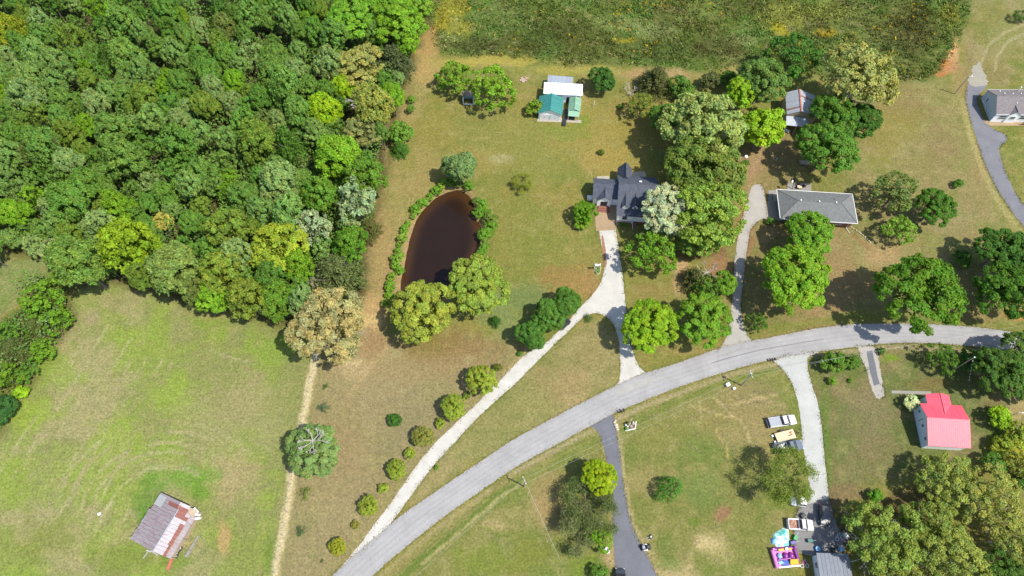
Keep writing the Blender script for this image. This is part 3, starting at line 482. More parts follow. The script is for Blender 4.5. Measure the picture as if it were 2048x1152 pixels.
def conifer(seed, n=95, per=46, h=1.5, taper=1.0, ls=.05, aspect=.28, droop=.1):
    R = np.random.default_rng(seed); Z = R.uniform(0, 1, n) ** 1.2; A = R.uniform(0, 2 * math.pi, n); L = (1 - Z * taper) * R.uniform(.7, 1.08, n) + .06; cid = np.repeat(np.arange(n), per); s = R.uniform(.15, 1, len(cid)) ** .7
    d = np.stack([np.cos(A), np.sin(A), np.full(n, .18)], 1); base = np.stack([0 * Z, 0 * Z, .12 + Z * h], 1)
    cen = base[cid] + d[cid] * (L[cid] * s)[:, None] + R.normal(size=(len(cid), 3)) * .055; cen[:, 2] -= droop * (L[cid] * s) ** 2
    nor = R.normal(size=cen.shape) * .6 + np.array([0, 0, .8]) + d[cid] * .3; t = R.uniform(.65, 1.3, (len(cid), 1)) * (.75 + .4 * s[:, None])
    return leaf_mesh('crown', cen, nor, ls * R.uniform(.7, 1.4, len(cid)), np.repeat(t, 3, 1), aspect, R, tang=d[cid] + R.normal(size=cen.shape) * .45)
def willow(seed, n=120, per=30):
    R = np.random.default_rng(seed); u = dirs(R, n, .05) * np.array([.8, .8, .75]); cid = np.repeat(np.arange(n), per); s = R.uniform(0, 1, len(cid)); o = u.copy(); o[:, 2] = 0
    cen = u[cid] + o[cid] * (s * .35)[:, None] + R.normal(size=(len(cid), 3)) * .035; cen[:, 2] += .85 - s * .85; cen[:, 0] *= 1.15; cen[:, 1] *= .85; tg = o[cid] * .6 + np.array([0, 0, -.8]) + R.normal(size=cen.shape) * .2
    nor = o[cid] + np.array([0, 0, .7]) + R.normal(size=cen.shape) * .4; t = R.uniform(.7, 1.3, (len(cid), 1)); return leaf_mesh('crown', cen, nor, np.full(len(cid), .075), np.repeat(t, 3, 1), .16, R, tang=tg)
def trunk_mesh(seed, nb=6, m=None, r=.05):
    R = random.Random(seed); b = MB(); top = CZ * .55; b.tube((0, 0, -.05), (0, 0, .06), r * 1.9, r * 1.2, 8, False); b.tube((0, 0, .06), (0, 0, top), r * 1.2, r * .85, 8, False)
    for k in range(nb):
        a = 2 * math.pi * (k + R.uniform(-.3, .3)) / nb; p = Vector((0, 0, top * R.uniform(.6, 1))); d = Vector((math.cos(a), math.sin(a), R.uniform(.5, 1.2))).normalized(); q = p + d * R.uniform(.3, .45)
        b.tube(p, q, r * .55, r * .35, 5, False); b.tube(q, q + (d + Vector((R.uniform(-.5, .5), R.uniform(-.5, .5), .2))) * .3, r * .35, r * .12, 5, False); b.tube(q, q + (d + Vector((R.uniform(-.8, .8), R.uniform(-.8, .8), .3))) * .25, r * .3, r * .1, 5, False)
    b.tube((0, 0, top), (R.uniform(-.1, .1), R.uniform(-.1, .1), CZ + .35), r * .7, r * .15, 5, False); return b.mesh('trunk', m or M['bark'])
KINDS = {'big': [broad(s, 210, 52, .112, .42, .66 + .02 * s, .08 + .02 * s, nl=5 + s) for s in (1, 2, 3, 4, 6)], 'oak': [broad(s, 230, 42, .105, .46, .64, .2, nl=8, jit=.8) for s in (11, 12, 13, 14)], 'wood': [broad(s, 150, 40, .13, .40, .98, .12, nl=5, lo=-.1, jit=.6) for s in (21, 22, 23, 24, 25)], 'grove': [broad(s, 200, 46, .10, .36, .64, .26, nl=8, jit=.8) for s in (26, 27, 28)],
         'round': [broad(s, 100, 44, .15, .42, .85, .04, nl=5) for s in (31, 32)], 'bush': [broad(s, 46, 30, .22, .42, .8, .1, nl=4) for s in (41, 42, 43)], 'loose': [broad(s, 130, 30, .13, .42, .85, .42, nl=7, jit=.8) for s in (51, 52, 53)], 'dense': [broad(s, 170, 60, .12, .40, .9, .0, nl=3, jit=.6) for s in (61, 62)],
         'cedar': [conifer(s, 150, 44, 1.25, .9, .05, .34) for s in (71, 72)], 'spiky': [conifer(s, 30, 40, .7, .7, .055, .25) for s in (81, 82)], 'willow': [willow(91)]}
TRUNKS = {k: [trunk_mesh(100 + i * 7 + len(k) + j) for j in range(2)] for i, k in enumerate(KINDS)}
SPARSE = [sparse(s) for s in (5, 6, 7)]
SNAG = []
for s in (15, 16, 17):
    sg, tp = branches(s, 4, 6, .7, .5, .6, .05, .4); q = max(Vector((t.x, t.y)).length for t in tp); sg = [(Vector(a) / q, Vector(b) / q, max(c, .012) / q, max(d, .010) / q) for a, b, c, d in sg]; SNAG.append((limbs_mesh(sg[:1], 'trunk', M['greybark'], 7), limbs_mesh(sg[1:], 'branches', M['greybark'])))
LIMBED = []
for s in (35, 36):
    sg, tp = branches(s, 4, 8, .6, .55, .62, .045, .5); q = max(Vector((t.x, t.y)).length for t in tp) * 1.05; sg = [(Vector(a) / q, Vector(b) / q, c / q, d / q) for a, b, c, d in sg]; LIMBED.append(limbs_mesh([(a, b, c * .9, d * .9) for a, b, c, d in sg], 'trunk', M['greybark']))
LIME, BRIGHT, MID, DARK = (.165, .265, .014), (.105, .20, .018), (.075, .15, .022), (.046, .108, .016)
SILVER, GREY, OLIVE, GOLD = (.14, .205, .085), (.085, .12, .05), (.108, .15, .028), (.17, .215, .028)  # silver is green paled by leaf sheen put into the colour
TAN, PALE, BLOSSOM, BROWN = (.26, .23, .115), (.20, .25, .085), (.40, .42, .27), (.085, .095, .035)
TREES = []
LEAF = 1.55
def tree(kind, px, py, rp, col, label, group=None, zk=None, name=None, cat='tree', vz=1.0, var=None, lift=0.0, sx=1.0, seed=None):
    r = random.Random(int(px * 31 + py * 17)); R = rp / ppm(px, py, 3); z = (CZ * vz if kind not in ('cedar', 'spiky', 'willow') else .45) * R + lift; lift += .24 * R if kind in ('big', 'oak', 'dense', 'round') and R > 2.2 else 0; z += .24 * R if kind in ('big', 'oak', 'dense', 'round') and R > 2.2 else 0; R = rp / ppm(px, py, z); P = G(px, py, z)
    nm = name or {'cedar': 'cedar_tree', 'spiky': 'young_evergreen', 'bush': 'bush', 'willow': 'willow_tree', 'sparse': 'sparse_tree', 'snag': 'dead_tree'}.get(kind, 'broadleaf_tree')
    t = thing(nm, label, cat, (P.x, P.y, 0), r.uniform(0, 6.28), group); t.scale = (R * sx, R / sx, R * vz)
    off = lift / (R * vz) if lift else 0
    if kind == 'sparse':
        a, b = SPARSE[(var if var is not None else r.randrange(3)) % 3]; parts = [('crown', a), ('trunk', b)]
    elif kind == 'snag':
        a, b = SNAG[(var if var is not None else r.randrange(3)) % 3]; parts = [('branches', b), ('trunk', a)]
    else: parts = [('crown', KINDS[kind][(var if var is not None else r.randrange(9)) % len(KINDS[kind])]), ('trunk', TRUNKS[kind][r.randrange(2)])]
    if kind in ('grove', 'oak'): parts[1] = ('trunk', LIMBED[r.randrange(2)])
    for n, me in parts:
        o = link(n, me, t)
        if n == 'crown':
            k = r.uniform(.92, 1.08); o.color = (col[0] * k * LEAF * r.uniform(.95, 1.05), col[1] * k * LEAF, col[2] * k * LEAF * .8, 1) if group != 'trees of the dense woods' else (col[0] * k * LEAF * 1.17 * r.uniform(.95, 1.05), col[1] * k * LEAF * 1.14, col[2] * k * LEAF * .78, 1)
            if off: o.location.z = off
        if n == 'trunk' and off: o.scale.z = 1 + off / CZ
        if n == 'branches' and off: o.location.z = off
    TREES.append((P.x, P.y, R)); return t
T = tree
# --- the yards, from the road round the pond and up to the meadow
T('oak', 1405, 240, 84, PALE, 'huge pale green oak between the back lawn and the tin barn')
T('big', 1408, 328, 82, OLIVE, 'wide olive green tree between the two huge pale crowns', lift=-1)
T('oak', 1424, 422, 77, (.17, .25, .045), 'huge light green oak close to the east gable of the white house')
T('big', 1400, 478, 44, (.14, .21, .04), 'lower light green crown at the foot of the huge oak, above the dead branches', lift=-1)
T('oak', 1337, 424, 57, (.34, .37, .27), 'tree covered in cream white blossom over the east end of the dark roof', lift=1.0)
T('loose', 1320, 470, 40, PALE, 'half bare pale tree just south of the white blossom tree')
T('loose', 1302, 508, 52, BRIGHT, 'loose bright green tree standing right of the fork of the gravel drive')
T('big', 1297, 652, 58, LIME, 'lime green tree leaning over the short arm of the gravel drive by the road')
T('big', 1408, 636, 57, BRIGHT, 'dense bright green tree beside the road between the lime tree and the grey drive')
T('round', 1452, 566, 25, BRIGHT, 'small bright tree squeezed against the left side of the grey gravel drive', lift=1)
T('cedar', 1388, 560, 32, BROWN, 'dark brownish cedar beside the dead grey branches', lift=0)
T('loose', 1412, 575, 30, MID, 'half bare mid green tree under the dead grey branches')
T('snag', 1420, 535, 30, GREY, 'dead grey tree with bare twisting branches beside the gravel drive', lift=2, var=0)
T('round', 1525, 255, 48, LIME, 'vivid lime tree left of the tin barn')
T('round', 1484, 183, 34, LIME, 'vivid lime tree behind and left of the tin barn, the smaller one', lift=2)
T('big', 1527, 158, 54, (.085, .15, .035), 'mid green tree behind the tin barn, left of the dark crown')
T('loose', 1583, 115, 60, (.05, .125, .02), 'deep green feathery tree at the edge of the meadow behind the tin barn')
T('oak', 1722, 148, 76, (.215, .23, .08), 'huge tan green oak at the meadow edge, right of the barn')
T('big', 1668, 226, 50, (.064, .14, .018), 'dark green tree overhanging the tin barn roof')
T('big', 1655, 294, 62, (.068, .145, .02), 'dark green tree south of the tin barn, above the ranch house patio')
T('big', 1722, 240, 40, DARK, 'very dark green tree right of the tin barn pair')
T('big', 1620, 468, 52, BRIGHT, 'bright green tree overlapping the front of the grey hip roof')
T('big', 1592, 556, 74, (.125, .225, .016), 'big bright green tree between the ranch house and the road')
T('loose', 1790, 386, 52, (.115, .15, .045), 'feathery olive tree east of the grey hip roof')
T('big', 1870, 412, 42, (.05, .125, .015), 'dark green tree right of the feathery olive tree')
T('loose', 1800, 460, 36, (.13, .22, .03), 'small light green tree southeast of the ranch house', lift=-.3)
T('big', 1842, 580, 86, (.072, .152, .012), 'big round dark green tree on the bank above the road bend')
T('big', 2003, 500, 52, DARK, 'upper dark tree of the clump at the right edge above the road')
T('big', 2022, 580, 66, (.06, .132, .014), 'lower dark tree of the clump at the right edge above the road')
T('bush', 1925, 517, 20, DARK, 'dark bush between the two masses of dark trees above the road')
T('big', 2065, 530, 60, DARK, 'dark tree cut by the right edge of the photo above the road')
T('loose', 1518, 645, 24, MID, 'small tree at the mouth of the grey gravel drive')
T('loose', 1882, 716, 34, (.075, .15, .02), 'small round tree on the lawn between the road and the red roof')
T('bush', 1945, 722, 28, DARK, 'low dark brush behind the leaning wooden pole')
T('big', 2005, 742, 54, (.06, .115, .02), 'dark tree below the road at the right edge, nearest the lamp pole')
T('big', 2055, 700, 48, (.075, .13, .025), 'dark tree below the road cut by the right edge of the photo')
T('big', 2060, 770, 40, (.06, .115, .02), 'lower dark tree at the right edge behind the lamp pole')
T('bush', 1668, 723, 25, MID, 'larger of the two shrubs on the lawn south of the road', cat='bush')
T('bush', 1707, 725, 15, MID, 'smaller of the two shrubs on the lawn south of the road', cat='bush')
T('bush', 1664, 762, 9, BRIGHT, 'little green bush below the two shrubs', cat='bush')
T('bush', 1701, 761, 5, BRIGHT, 'tiny green tuft bush left of the old drive', cat='bush')
T('bush', 1764, 702, 8, MID, 'tiny bush by the road beside the old drive', cat='bush')
T('bush', 2000, 835, 25, LIME, 'bright leafy bush round the small lamp pole', cat='bush')
T('bush', 1823, 804, 17, (.42, .46, .30), 'white flowering shrub at the northwest corner of the red roof', cat='bush')
T('bush', 1750, 993, 15, (.07, .17, .016), 'bright green bush at the top of the shaded oak grove', cat='bush')
for a in [('grove', 1768, 1082, 80, (.175, .225, .05), 'yellow green oak covering the right side of the dark grey roof'), ('grove', 1905, 968, 64, (.205, .235, .06), 'tan green oak with the long shadow south of the red roof'), ('grove', 1985, 1005, 74, (.21, .235, .065), 'tan oak at the right edge in the middle of the grove'),
          ('grove', 1862, 1060, 66, (.17, .21, .05), 'olive oak in the middle of the shaded grove'), ('grove', 1905, 1125, 74, (.20, .23, .06), 'tan green oak cut by the bottom edge of the photo'), ('grove', 2040, 1090, 62, (.21, .235, .065), 'tan green oak in the lower right corner of the photo'), ('big', 2010, 1150, 50, (.06, .12, .02), 'dark green tree in the lower right corner under the oaks'),
          ('grove', 1722, 1036, 34, (.14, .17, .05), 'small olive oak beside the end of the white gravel drive'), ('grove', 1800, 1150, 60, (.14, .165, .045), 'yellow green oak at the bottom edge right of the grey roof'), ('loose', 2045, 930, 36, (.17, .19, .04), 'thin yellow green tree at the right edge by the yellow weeds')]: T(*a)
T('bush', 2005, 890, 22, GOLD, 'yellow flowering brush south of the small lamp pole', cat='bush'); T('bush', 2035, 870, 26, GOLD, 'yellow flowering brush cut by the right edge of the photo', cat='bush'); T('bush', 1990, 930, 24, MID, 'green brush on the fence line right of the tan oak', cat='bush'); T('bush', 2040, 960, 20, DARK, 'dark brush at the right edge under the tan oak', cat='bush')
T('sparse', 1578, 954, 56, (.13, .165, .03), 'sparse tree with its branches showing, leaning toward the gravel drive', var=0, lift=2.5)
T('sparse', 1600, 985, 26, (.12, .15, .04), 'thin sparse tree above the parked dark wagon', var=1)
T('willow', 1335, 978, 27, (.06, .16, .025), 'small weeping willow alone on the south lawn', vz=1.1)
T('big', 1197, 952, 37, (.20, .27, .010), 'brilliant yellow green tree at the left side of the blacktop drive', lift=1)
T('sparse', 1178, 1012, 58, (.075, .10, .035), 'nearly bare grey tree over the blacktop drive', var=2)
T('sparse', 1165, 1050, 52, (.12, .13, .06), 'thin tree with few leaves left of the blacktop drive', var=1)
T('loose', 1198, 1076, 30, (.11, .2, .012), 'small lime tree below the nearly bare grey tree')
T('bush', 1200, 1145, 18, MID, 'dark bush at the bottom edge left of the parked car', cat='bush')
for px, py, rp, w in ((1062, 668, 34, 'lowest'), (1096, 636, 36, 'middle'), (1133, 606, 36, 'highest')): T('dense', px, py, rp, (.055, .125, .02), 'dark round evergreen along the gravel drive, the %s of three' % w, 'round evergreens by the drive')
T('cedar', 990, 643, 15, (.04, .10, .02), 'small dark conifer on the lawn left of the three round evergreens')
T('spiky', 1177, 636, 14, (.07, .13, .03), 'spiky young evergreen at the tip of the triangular lawn')
for px, py, rp, c, l in ((962, 760, 32, GOLD, 'first large yellow green shrub of the drive row, counted from the house'), (995, 735, 10, (.09, .11, .02), 'small shrub at the top end of the drive row'), (935, 790, 9, OLIVE, 'small shrub between the first two large yellow shrubs'), (907, 815, 27, GOLD, 'second large yellow green shrub of the drive row'), (880, 846, 11, GOLD, 'small yellow shrub below the second large one'),
    (847, 873, 23, (.15, .15, .035), 'duller olive shrub halfway down the drive row'), (820, 907, 12, GOLD, 'small yellow shrub below the olive shrub'), (793, 940, 21, GOLD, 'tall yellow green shrub near the narrowing of the drive'), (766, 977, 11, GOLD, 'small yellow shrub above the last two large ones'), (737, 1012, 21, GOLD, 'second last large yellow shrub of the drive row'), (711, 1050, 9, (.16, .15, .03), 'smallest olive shrub near the bottom of the drive row'), (675, 1092, 18, (.21, .21, .02), 'last yellow shrub of the drive row, nearest the road')):
    T('big' if rp > 15 else 'bush', px, py, rp, c, l, 'shrubs in a row along the gravel drive', name='ornamental_shrub', cat='bush')
T('bush', 790, 840, 15, (.035, .10, .015), 'dark green bush inside a ring of worn grass on the brown lawn', cat='bush')
T('spiky', 646, 818, 18, (.09, .13, .07), 'bluish spiky evergreen near the worn fence line'); T('spiky', 652, 774, 10, (.07, .13, .03), 'small green evergreen at the top of the worn fence line'); T('spiky', 611, 987, 18, (.13, .17, .04), 'yellow green spiky evergreen below the half dead tree'); T('spiky', 600, 1062, 14, (.05, .10, .04), 'dark small evergreen low on the worn fence line'); T('spiky', 643, 1122, 6, GREY, 'tiny grey evergreen near the road at the bottom')
T('big', 627, 897, 57, (.115, .175, .06), 'grey green tree with a dead grey crown top on the fence line', vz=.9)
T('snag', 618, 874, 40, GREY, 'dead grey branches standing out of the top of the fence line tree', lift=7.5, var=1)
T('oak', 655, 645, 82, TAN, 'big tan coloured oak at the corner of the woods and the left pasture')
T('snag', 650, 640, 50, GREY, 'bare grey limbs showing through the big tan oak', lift=5.0, var=2)
T('big', 846, 620, 66, (.175, .215, .035), 'yellow green oak at the lower end of the pond'); T('big', 955, 572, 64, (.16, .205, .035), 'yellow green oak at the right shore of the pond')
T('dense', 921, 336, 37, (.12, .19, .075), 'soft blue green cypress at the top of the pond', vz=1.25)
T('sparse', 1043, 362, 22, (.16, .18, .03), 'little thin fruit tree alone on the back lawn', var=2); T('bush', 1203, 304, 7, (.09, .14, .02), 'tiny bush alone on the lawn behind the white house', cat='bush')
T('bush', 823, 199, 9, (.12, .2, .03), 'upper ball of the narrow hedge by the woods', cat='bush', vz=1.3); T('bush', 822, 217, 9, (.09, .16, .03), 'lower ball of the narrow hedge by the woods', cat='bush', vz=1.3)
T('round', 800, 264, 25, (.11, .2, .03), 'light green tree on the edge of the woods above its dark neighbour'); T('cedar', 800, 300, 22, (.05, .12, .02), 'dark green cedar on the edge of the woods below the light tree')
T('loose', 909, 152, 40, (.12, .21, .02), 'left one of the two feathery trees over the small shed'); T('loose', 985, 175, 50, (.12, .215, .018), 'right one of the two feathery trees over the small shed')
T('round', 1206, 157, 28, (.04, .105, .018), 'round dark green tree between the white metal roof and the hedgerow')
T('cedar', 1310, 168, 42, BROWN, 'brown green cedar in the hedgerow at the meadow edge'); T('snag', 1262, 178, 20, GREY, 'bare grey bush on the left end of the hedgerow', var=1, cat='bush'); T('loose', 1283, 213, 32, (.13, .165, .03), 'yellowish small tree below the brown cedar'); T('bush', 1241, 213, 6, MID, 'tiny bush left of the yellowish small tree', cat='bush'); T('bush', 1362, 175, 26, (.06, .12, .02), 'green brush between the brown cedar and the huge pale oak', cat='bush'); T('bush', 1420, 160, 20, BROWN, 'brown brush along the meadow edge above the huge pale oak', cat='bush'); T('bush', 1456, 155, 18, DARK, 'dark brush at the meadow edge left of the mid green tree', cat='bush'); T('big', 1330, 232, 34, MID, 'dark green tree in the shade under the huge pale oak')
T('big', 1170, 422, 25, (.10, .205, .012), 'bright green tree at the left corner of the white house', vz=1.15); T('bush', 1166, 445, 16, BRIGHT, 'low bright green bush against the parking pad', cat='bush')
T('bush', 1068, 214, 17, (.12, .18, .02), 'bright bush against the green roofed garage', cat='bush', vz=1.1)
T('bush', 1916, 367, 10, (.07, .16, .02), 'lone small bush on the lawn below the east drive', cat='bush'); T('bush', 1541, 442, 9, MID, 'clipped bush at the corner of the ranch parking pad', cat='bush'); T('bush', 1492, 326, 8, MID, 'small bush at the upper end of the grey gravel drive', cat='bush')
T('bush', 1247, 449, 6, MID, 'shaded bush below the front porch of the white house', cat='bush'); T('bush', 873, 935, 5, BRIGHT, 'tiny bush at the lower edge of the triangular lawn', cat='bush'); T('bush', 1040, 707, 6, MID, 'tiny tuft bush below the round evergreens', cat='bush'); T('sparse', 2046, 30, 16, DARK, 'dark tree cut by the top right corner of the photo', var=0)
ORD = 'first second third fourth fifth sixth seventh eighth ninth tenth eleventh twelfth thirteenth fourteenth fifteenth sixteenth seventeenth eighteenth last'.split()
# shrubs on the pond banks
for k, (px, py, rp) in enumerate([(884, 367, 9), (872, 381, 8), (862, 393, 8), (850, 404, 10), (843, 406, 8), (833, 419, 8), (825, 431, 8), (817, 446, 7), (810, 459, 7), (803, 476, 9), (800, 490, 7), (796, 503, 8), (794, 515, 10), (792, 530, 9), (798, 540, 12), (784, 552, 8), (782, 572, 9), (776, 590, 9), (774, 606, 11)]):
    T('bush', px + 2 * math.sin(k * 2.3), py, rp * (1.15 + .3 * math.sin(k * 1.7)), (.10, .20, .02) if k % 3 else (.13, .21, .03), 'leafy shrub on the left bank of the pond, %s down the chain' % ORD[k], 'shrubs along the left bank of the pond', name='bank_shrub', cat='bush')
for k, (px, py, rp) in enumerate([(955, 403, 9), (966, 409, 8), (957, 424, 13), (972, 426, 11), (980, 438, 11), (983, 452, 12), (977, 464, 13), (966, 470, 10), (970, 484, 9), (968, 496, 12), (962, 508, 8), (938, 372, 8), (915, 368, 9), (900, 364, 9)]):
    T('bush', px, py, rp * (1.15 + .25 * math.sin(k * 1.9)), (.09, .19, .02) if k % 4 else (.10, .15, .03), ('leafy shrub on the right bank of the pond, %s down that bank' % ORD[k]) if k < 11 else ('leafy shrub below the cypress at the top of the pond, %s from the right' % ORD[k - 11]), 'shrubs along the right bank of the pond', name='bank_shrub', cat='bush')
# --- the scrubby tree belt at the left edge
for a in [('loose', 82, 602, 42, BRIGHT, 'bright leaning tree of the left belt, pale trunk showing, beside the small side field'), ('loose', 118, 560, 26, BRIGHT, 'bright tree where the left belt meets the woods'), ('loose', 118, 640, 32, BRIGHT, 'bright green tree on the pasture side of the left belt'), ('cedar', 74, 655, 30, (.075, .10, .03), 'olive dark pine in the middle of the left belt'), ('loose', 18, 672, 32, MID, 'mid green tree at the left edge beside the olive pine'), ('cedar', 35, 700, 38, (.07, .095, .03), 'large olive dark pine at the left edge of the photo'), ('loose', 85, 700, 28, BRIGHT, 'bright small tree on the pasture side of the large olive pine'), ('loose', 10, 755, 34, BRIGHT, 'bright tree cut by the left edge below the large olive pine'), ('loose', 52, 745, 24, MID, 'green scrub tree where the left belt narrows'), ('round', 5, 815, 30, (.03, .08, .02), 'dark tree at the lower end of the left belt'), ('bush', 42, 785, 16, LIME, 'lime bush at the lower tip of the left belt')]: T(*a)
# --- the woods: its marked trees first, the rest fill the gaps
WG = 'trees of the dense woods'
EDGE = [('oak', 555, 492, 64, GOLD, 'yellow green oak rising at the lower right of the woods'), ('cedar', 676, 556, 66, (.065, .085, .038), 'dark grey green round tree at the right tip of the woods'), ('cedar', 741, 460, 30, (.075, .08, .03), 'dark brown cedar at the edge of the mown strip'), ('loose', 628, 455, 42, (.20, .26, .20), 'tree with silver sheen in its leaf colour above the dark grey green round tree'), ('loose', 712, 405, 48, (.17, .23, .16), 'tree with silver sheen in its leaf colour left of the mown strip'),  # silver crowns carry the leaves' pale highlights in their base colour
 ('wood', 440, 545, 46, (.125, .17, .03), 'olive yellow tree along the lower edge of the woods'), ('wood', 352, 545, 52, (.12, .175, .055), 'silvery green tree on the lower edge of the woods'), ('wood', 258, 490, 56, (.14, .21, .016), 'lime green wide tree near the lower left of the woods'), ('oak', 325, 441, 22, (.28, .25, .075), 'small tan tree among the lower woods'), ('wood', 158, 528, 54, (.085, .145, .035), 'round mid green tree at the lower corner of the woods'), ('loose', 112, 505, 32, (.20, .24, .13), 'silvery tree at the lower left corner of the woods'),
 ('oak', 722, 128, 50, (.21, .21, .08), 'pale tan tree among the upper right woods'), ('cedar', 788, 126, 44, (.055, .075, .038), 'dark grey cedar at the upper right edge of the woods'), ('big', 795, 40, 56, BRIGHT, 'bright green tree at the top right corner of the woods'), ('big', 705, 32, 56, (.09, .185, .02), 'bright green tree at the top edge of the woods'), ('big', 835, 15, 34, (.1, .185, .025), 'bright green tree next to the meadow corner at the top edge'), ('wood', 815, 90, 26, BRIGHT, 'bright low tree between the dark cedar and the meadow'), ('wood', 500, 598, 44, OLIVE, 'olive tree beside the tan oak at the lower woods edge'), ('wood', 560, 600, 40, MID, 'mid green tree left of the big tan oak'), ('wood', 430, 598, 34, BRIGHT, 'bright low tree against the pasture under the silvery green one'), ('wood', 745, 215, 42, (.15, .18, .05), 'olive tree behind the bleached snag'), ('snag', 722, 196, 34, GREY, 'bleached dead snag with white limbs at the right edge of the woods'), ('oak', 725, 262, 40, (.15, .165, .075), 'pale grey green tree just below the bleached snag'), ('wood', 650, 225, 34, LIME, 'lime tree left of the bleached snag'), ('wood', 690, 180, 26, LIME, 'small lime tree above the bleached snag'), ('wood', 785, 195, 26, BRIGHT, 'green tree at the woods edge right of the snag'), ('wood', 672, 320, 46, BRIGHT, 'bright green tree left of the two edge trees by the mown strip'), ('wood', 735, 355, 40, MID, 'mid green tree at the mown strip above the silver sheen trees'), ('wood', 20, 70, 38, (.13, .165, .015), 'yellow green tree in the top left corner beside the small clearing'), ('wood', 640, 395, 40, MID, 'mid green tree left of the upper silver sheen tree'), ('wood', 700, 490, 36, (.07, .16, .02), 'bright green tree between the silver trees and the dark grey green one'), ('loose', 632, 570, 22, (.16, .175, .14), 'ash grey half bare tree above the big tan oak')]
placed = []
for a in EDGE:
    T(*a[:5], a[5], WG, vz=1.5 if a[0] in ('wood', 'loose') else 1.0, lift=2.0 if a[2] < 590 and a[0] != 'snag' else 9.0 if a[0] == 'snag' else .5); placed.append((a[1], a[2], a[3]))
wr = random.Random(99); names = [((.078, .16, .034), 'mid green', 30), ((.09, .165, .042), 'fresh green', 30), ((.112, .185, .062), 'silver green', 34), ((.135, .20, .088), 'pale silvery', 14), (BRIGHT, 'bright green', 12), ((.10, .155, .03), 'olive', 8), ((.11, .18, .022), 'yellow green', 4), ((.09, .125, .04), 'brownish', 5), ((.062, .13, .026), 'dark green', 6)]  # silver tones paint the sheen of the leaves into the crown colour
def inside(P, x, y): return bool(inpoly(P, np.array([float(x)]), np.array([float(y)]))[0])
cnt = 0; USED = {}
for tries in range(14000):
    px, py = wr.uniform(-45, 850), wr.uniform(-40, 640)
    if not inside(WOODS, px, py) or (px < 30 and 15 < py < 50): continue
    base = 20 + 13 * (py / 600.0); rp = base * wr.choice((.85, 1.0, 1.05, 1.25, 1.45, .7) if tries < 9000 else (.45, .6))
    if px > 700: rp *= .85
    if any(math.hypot(px - a, py - b) < (rp + c) * .60 for a, b, c in placed): continue
    if not all(inside(WOODS, px + rp * .7 * math.cos(k), py + rp * .55 * math.sin(k)) or py < 20 or px < 20 for k in (0, 1.57, 3.14, 4.71)): continue
    i = wr.choices(range(len(names)), [n[2] for n in names])[0]; col, cn, _ = names[i]
    size = 'small' if rp < base * .75 else 'broad' if rp > base * 1.3 else 'large' if rp > base * 1.12 else 'middling'
    kind = wr.choice(('wood', 'wood', 'wood', 'wood', 'loose')) if cn not in ('brownish', 'dark green') else wr.choice(('wood', 'cedar', 'loose'))
    lv = next(t for y, t in ((35, 'cut by the top edge'), (80, 'just under the top edge'), (130, 'level with the meadow edge'), (180, 'level with the white roof'), (235, 'level with the bleached snag'), (290, 'level with the lawn bush'), (345, 'level with the cypress'), (395, 'level with the pond top'), (450, 'level with pond shrubs'), (505, 'level with the pond middle'), (9999, 'level with the lower pond')) if py < y)
    cl = next(t for x, t in ((25, 'on the left edge'), (80, 'right by the left edge'), (140, 'above the leaning bright tree'), (205, 'above the round corner tree'), (275, 'above the wide lime tree'), (340, 'straight above the hay barn'), (400, 'above the silvery edge tree'), (465, 'above the olive yellow tree'), (530, 'left of the yellow oak'), (600, 'above the yellow green oak'), (660, 'above the big tan oak'), (715, 'above the dark grey green tree'), (9999, 'beside the mown strip')) if px < x)
    lb = '%s %s woods tree %s, %s' % (size, cn, lv, cl); prev = USED.get(lb)
    t_ = T(kind, px, py, rp, col, lb, WG, lift=wr.uniform(.8, 2.2) if rp > base * .7 else .3, vz=wr.uniform(1.6, 2.2))
    if prev and prev[0]['label'] == lb:          # two alike near each other: say which lies higher in the photo
        (prev[0] if prev[2] < py else t_)['label'] = lb.replace(size, 'upper', 1); (t_ if prev[2] < py else prev[0])['label'] = lb.replace(size, 'lower', 1)
    USED[lb] = (t_, px, py)
    placed.append((px, py, rp)); cnt += 1
    if cnt > 300: break
print('woods', cnt, 'trees', len(TREES))
# ------------------------------------------------------------------ ground cover nobody could count
gm, nt, bs = mat('grass_blades'); at = N(nt, 'Attribute', attribute_name='tint'); nt.links.new(at.outputs['Color'], bs.inputs['Base Color']); bs.inputs['Roughness'].default_value = .8; bs.inputs['Specular IOR Level'].default_value = .12
tr = N(nt, 'BsdfTranslucent'); nt.links.new(at.outputs['Color'], tr.inputs[0]); mx = N(nt, 'MixShader'); mx.inputs[0].default_value = .25
nt.links.new(bs.outputs[0], mx.inputs[1]); nt.links.new(tr.outputs[0], mx.inputs[2]); nt.links.new(mx.outputs[0], nt.nodes['Material Output'].inputs[0])
def onroad(x, y):
    px, py = project(x, y); r = np.zeros(x.shape, bool)
    for P in (smooth(RN) + smooth(RS)[::-1], GD): r |= inpoly(P, px, py)
    for o in bpy.data.objects:
        if o.name.endswith(('_drive', '_pad', '_patio', '_apron', '_strip', '_walk', '_path', '_terrace')) and o.type == 'MESH' and o.name != 'gravel_drive':
            bb = [v.co for v in o.data.vertices]; x0, x1 = min(v.x for v in bb), max(v.x for v in bb); y0, y1 = min(v.y for v in bb), max(v.y for v in bb)
            n = len(bb) // 2; r |= (x > x0) & (x < x1) & (y > y0) & (y < y1) & inpoly([(v.x, v.y) for v in bb[:n]], x, y) if True else False
    return r
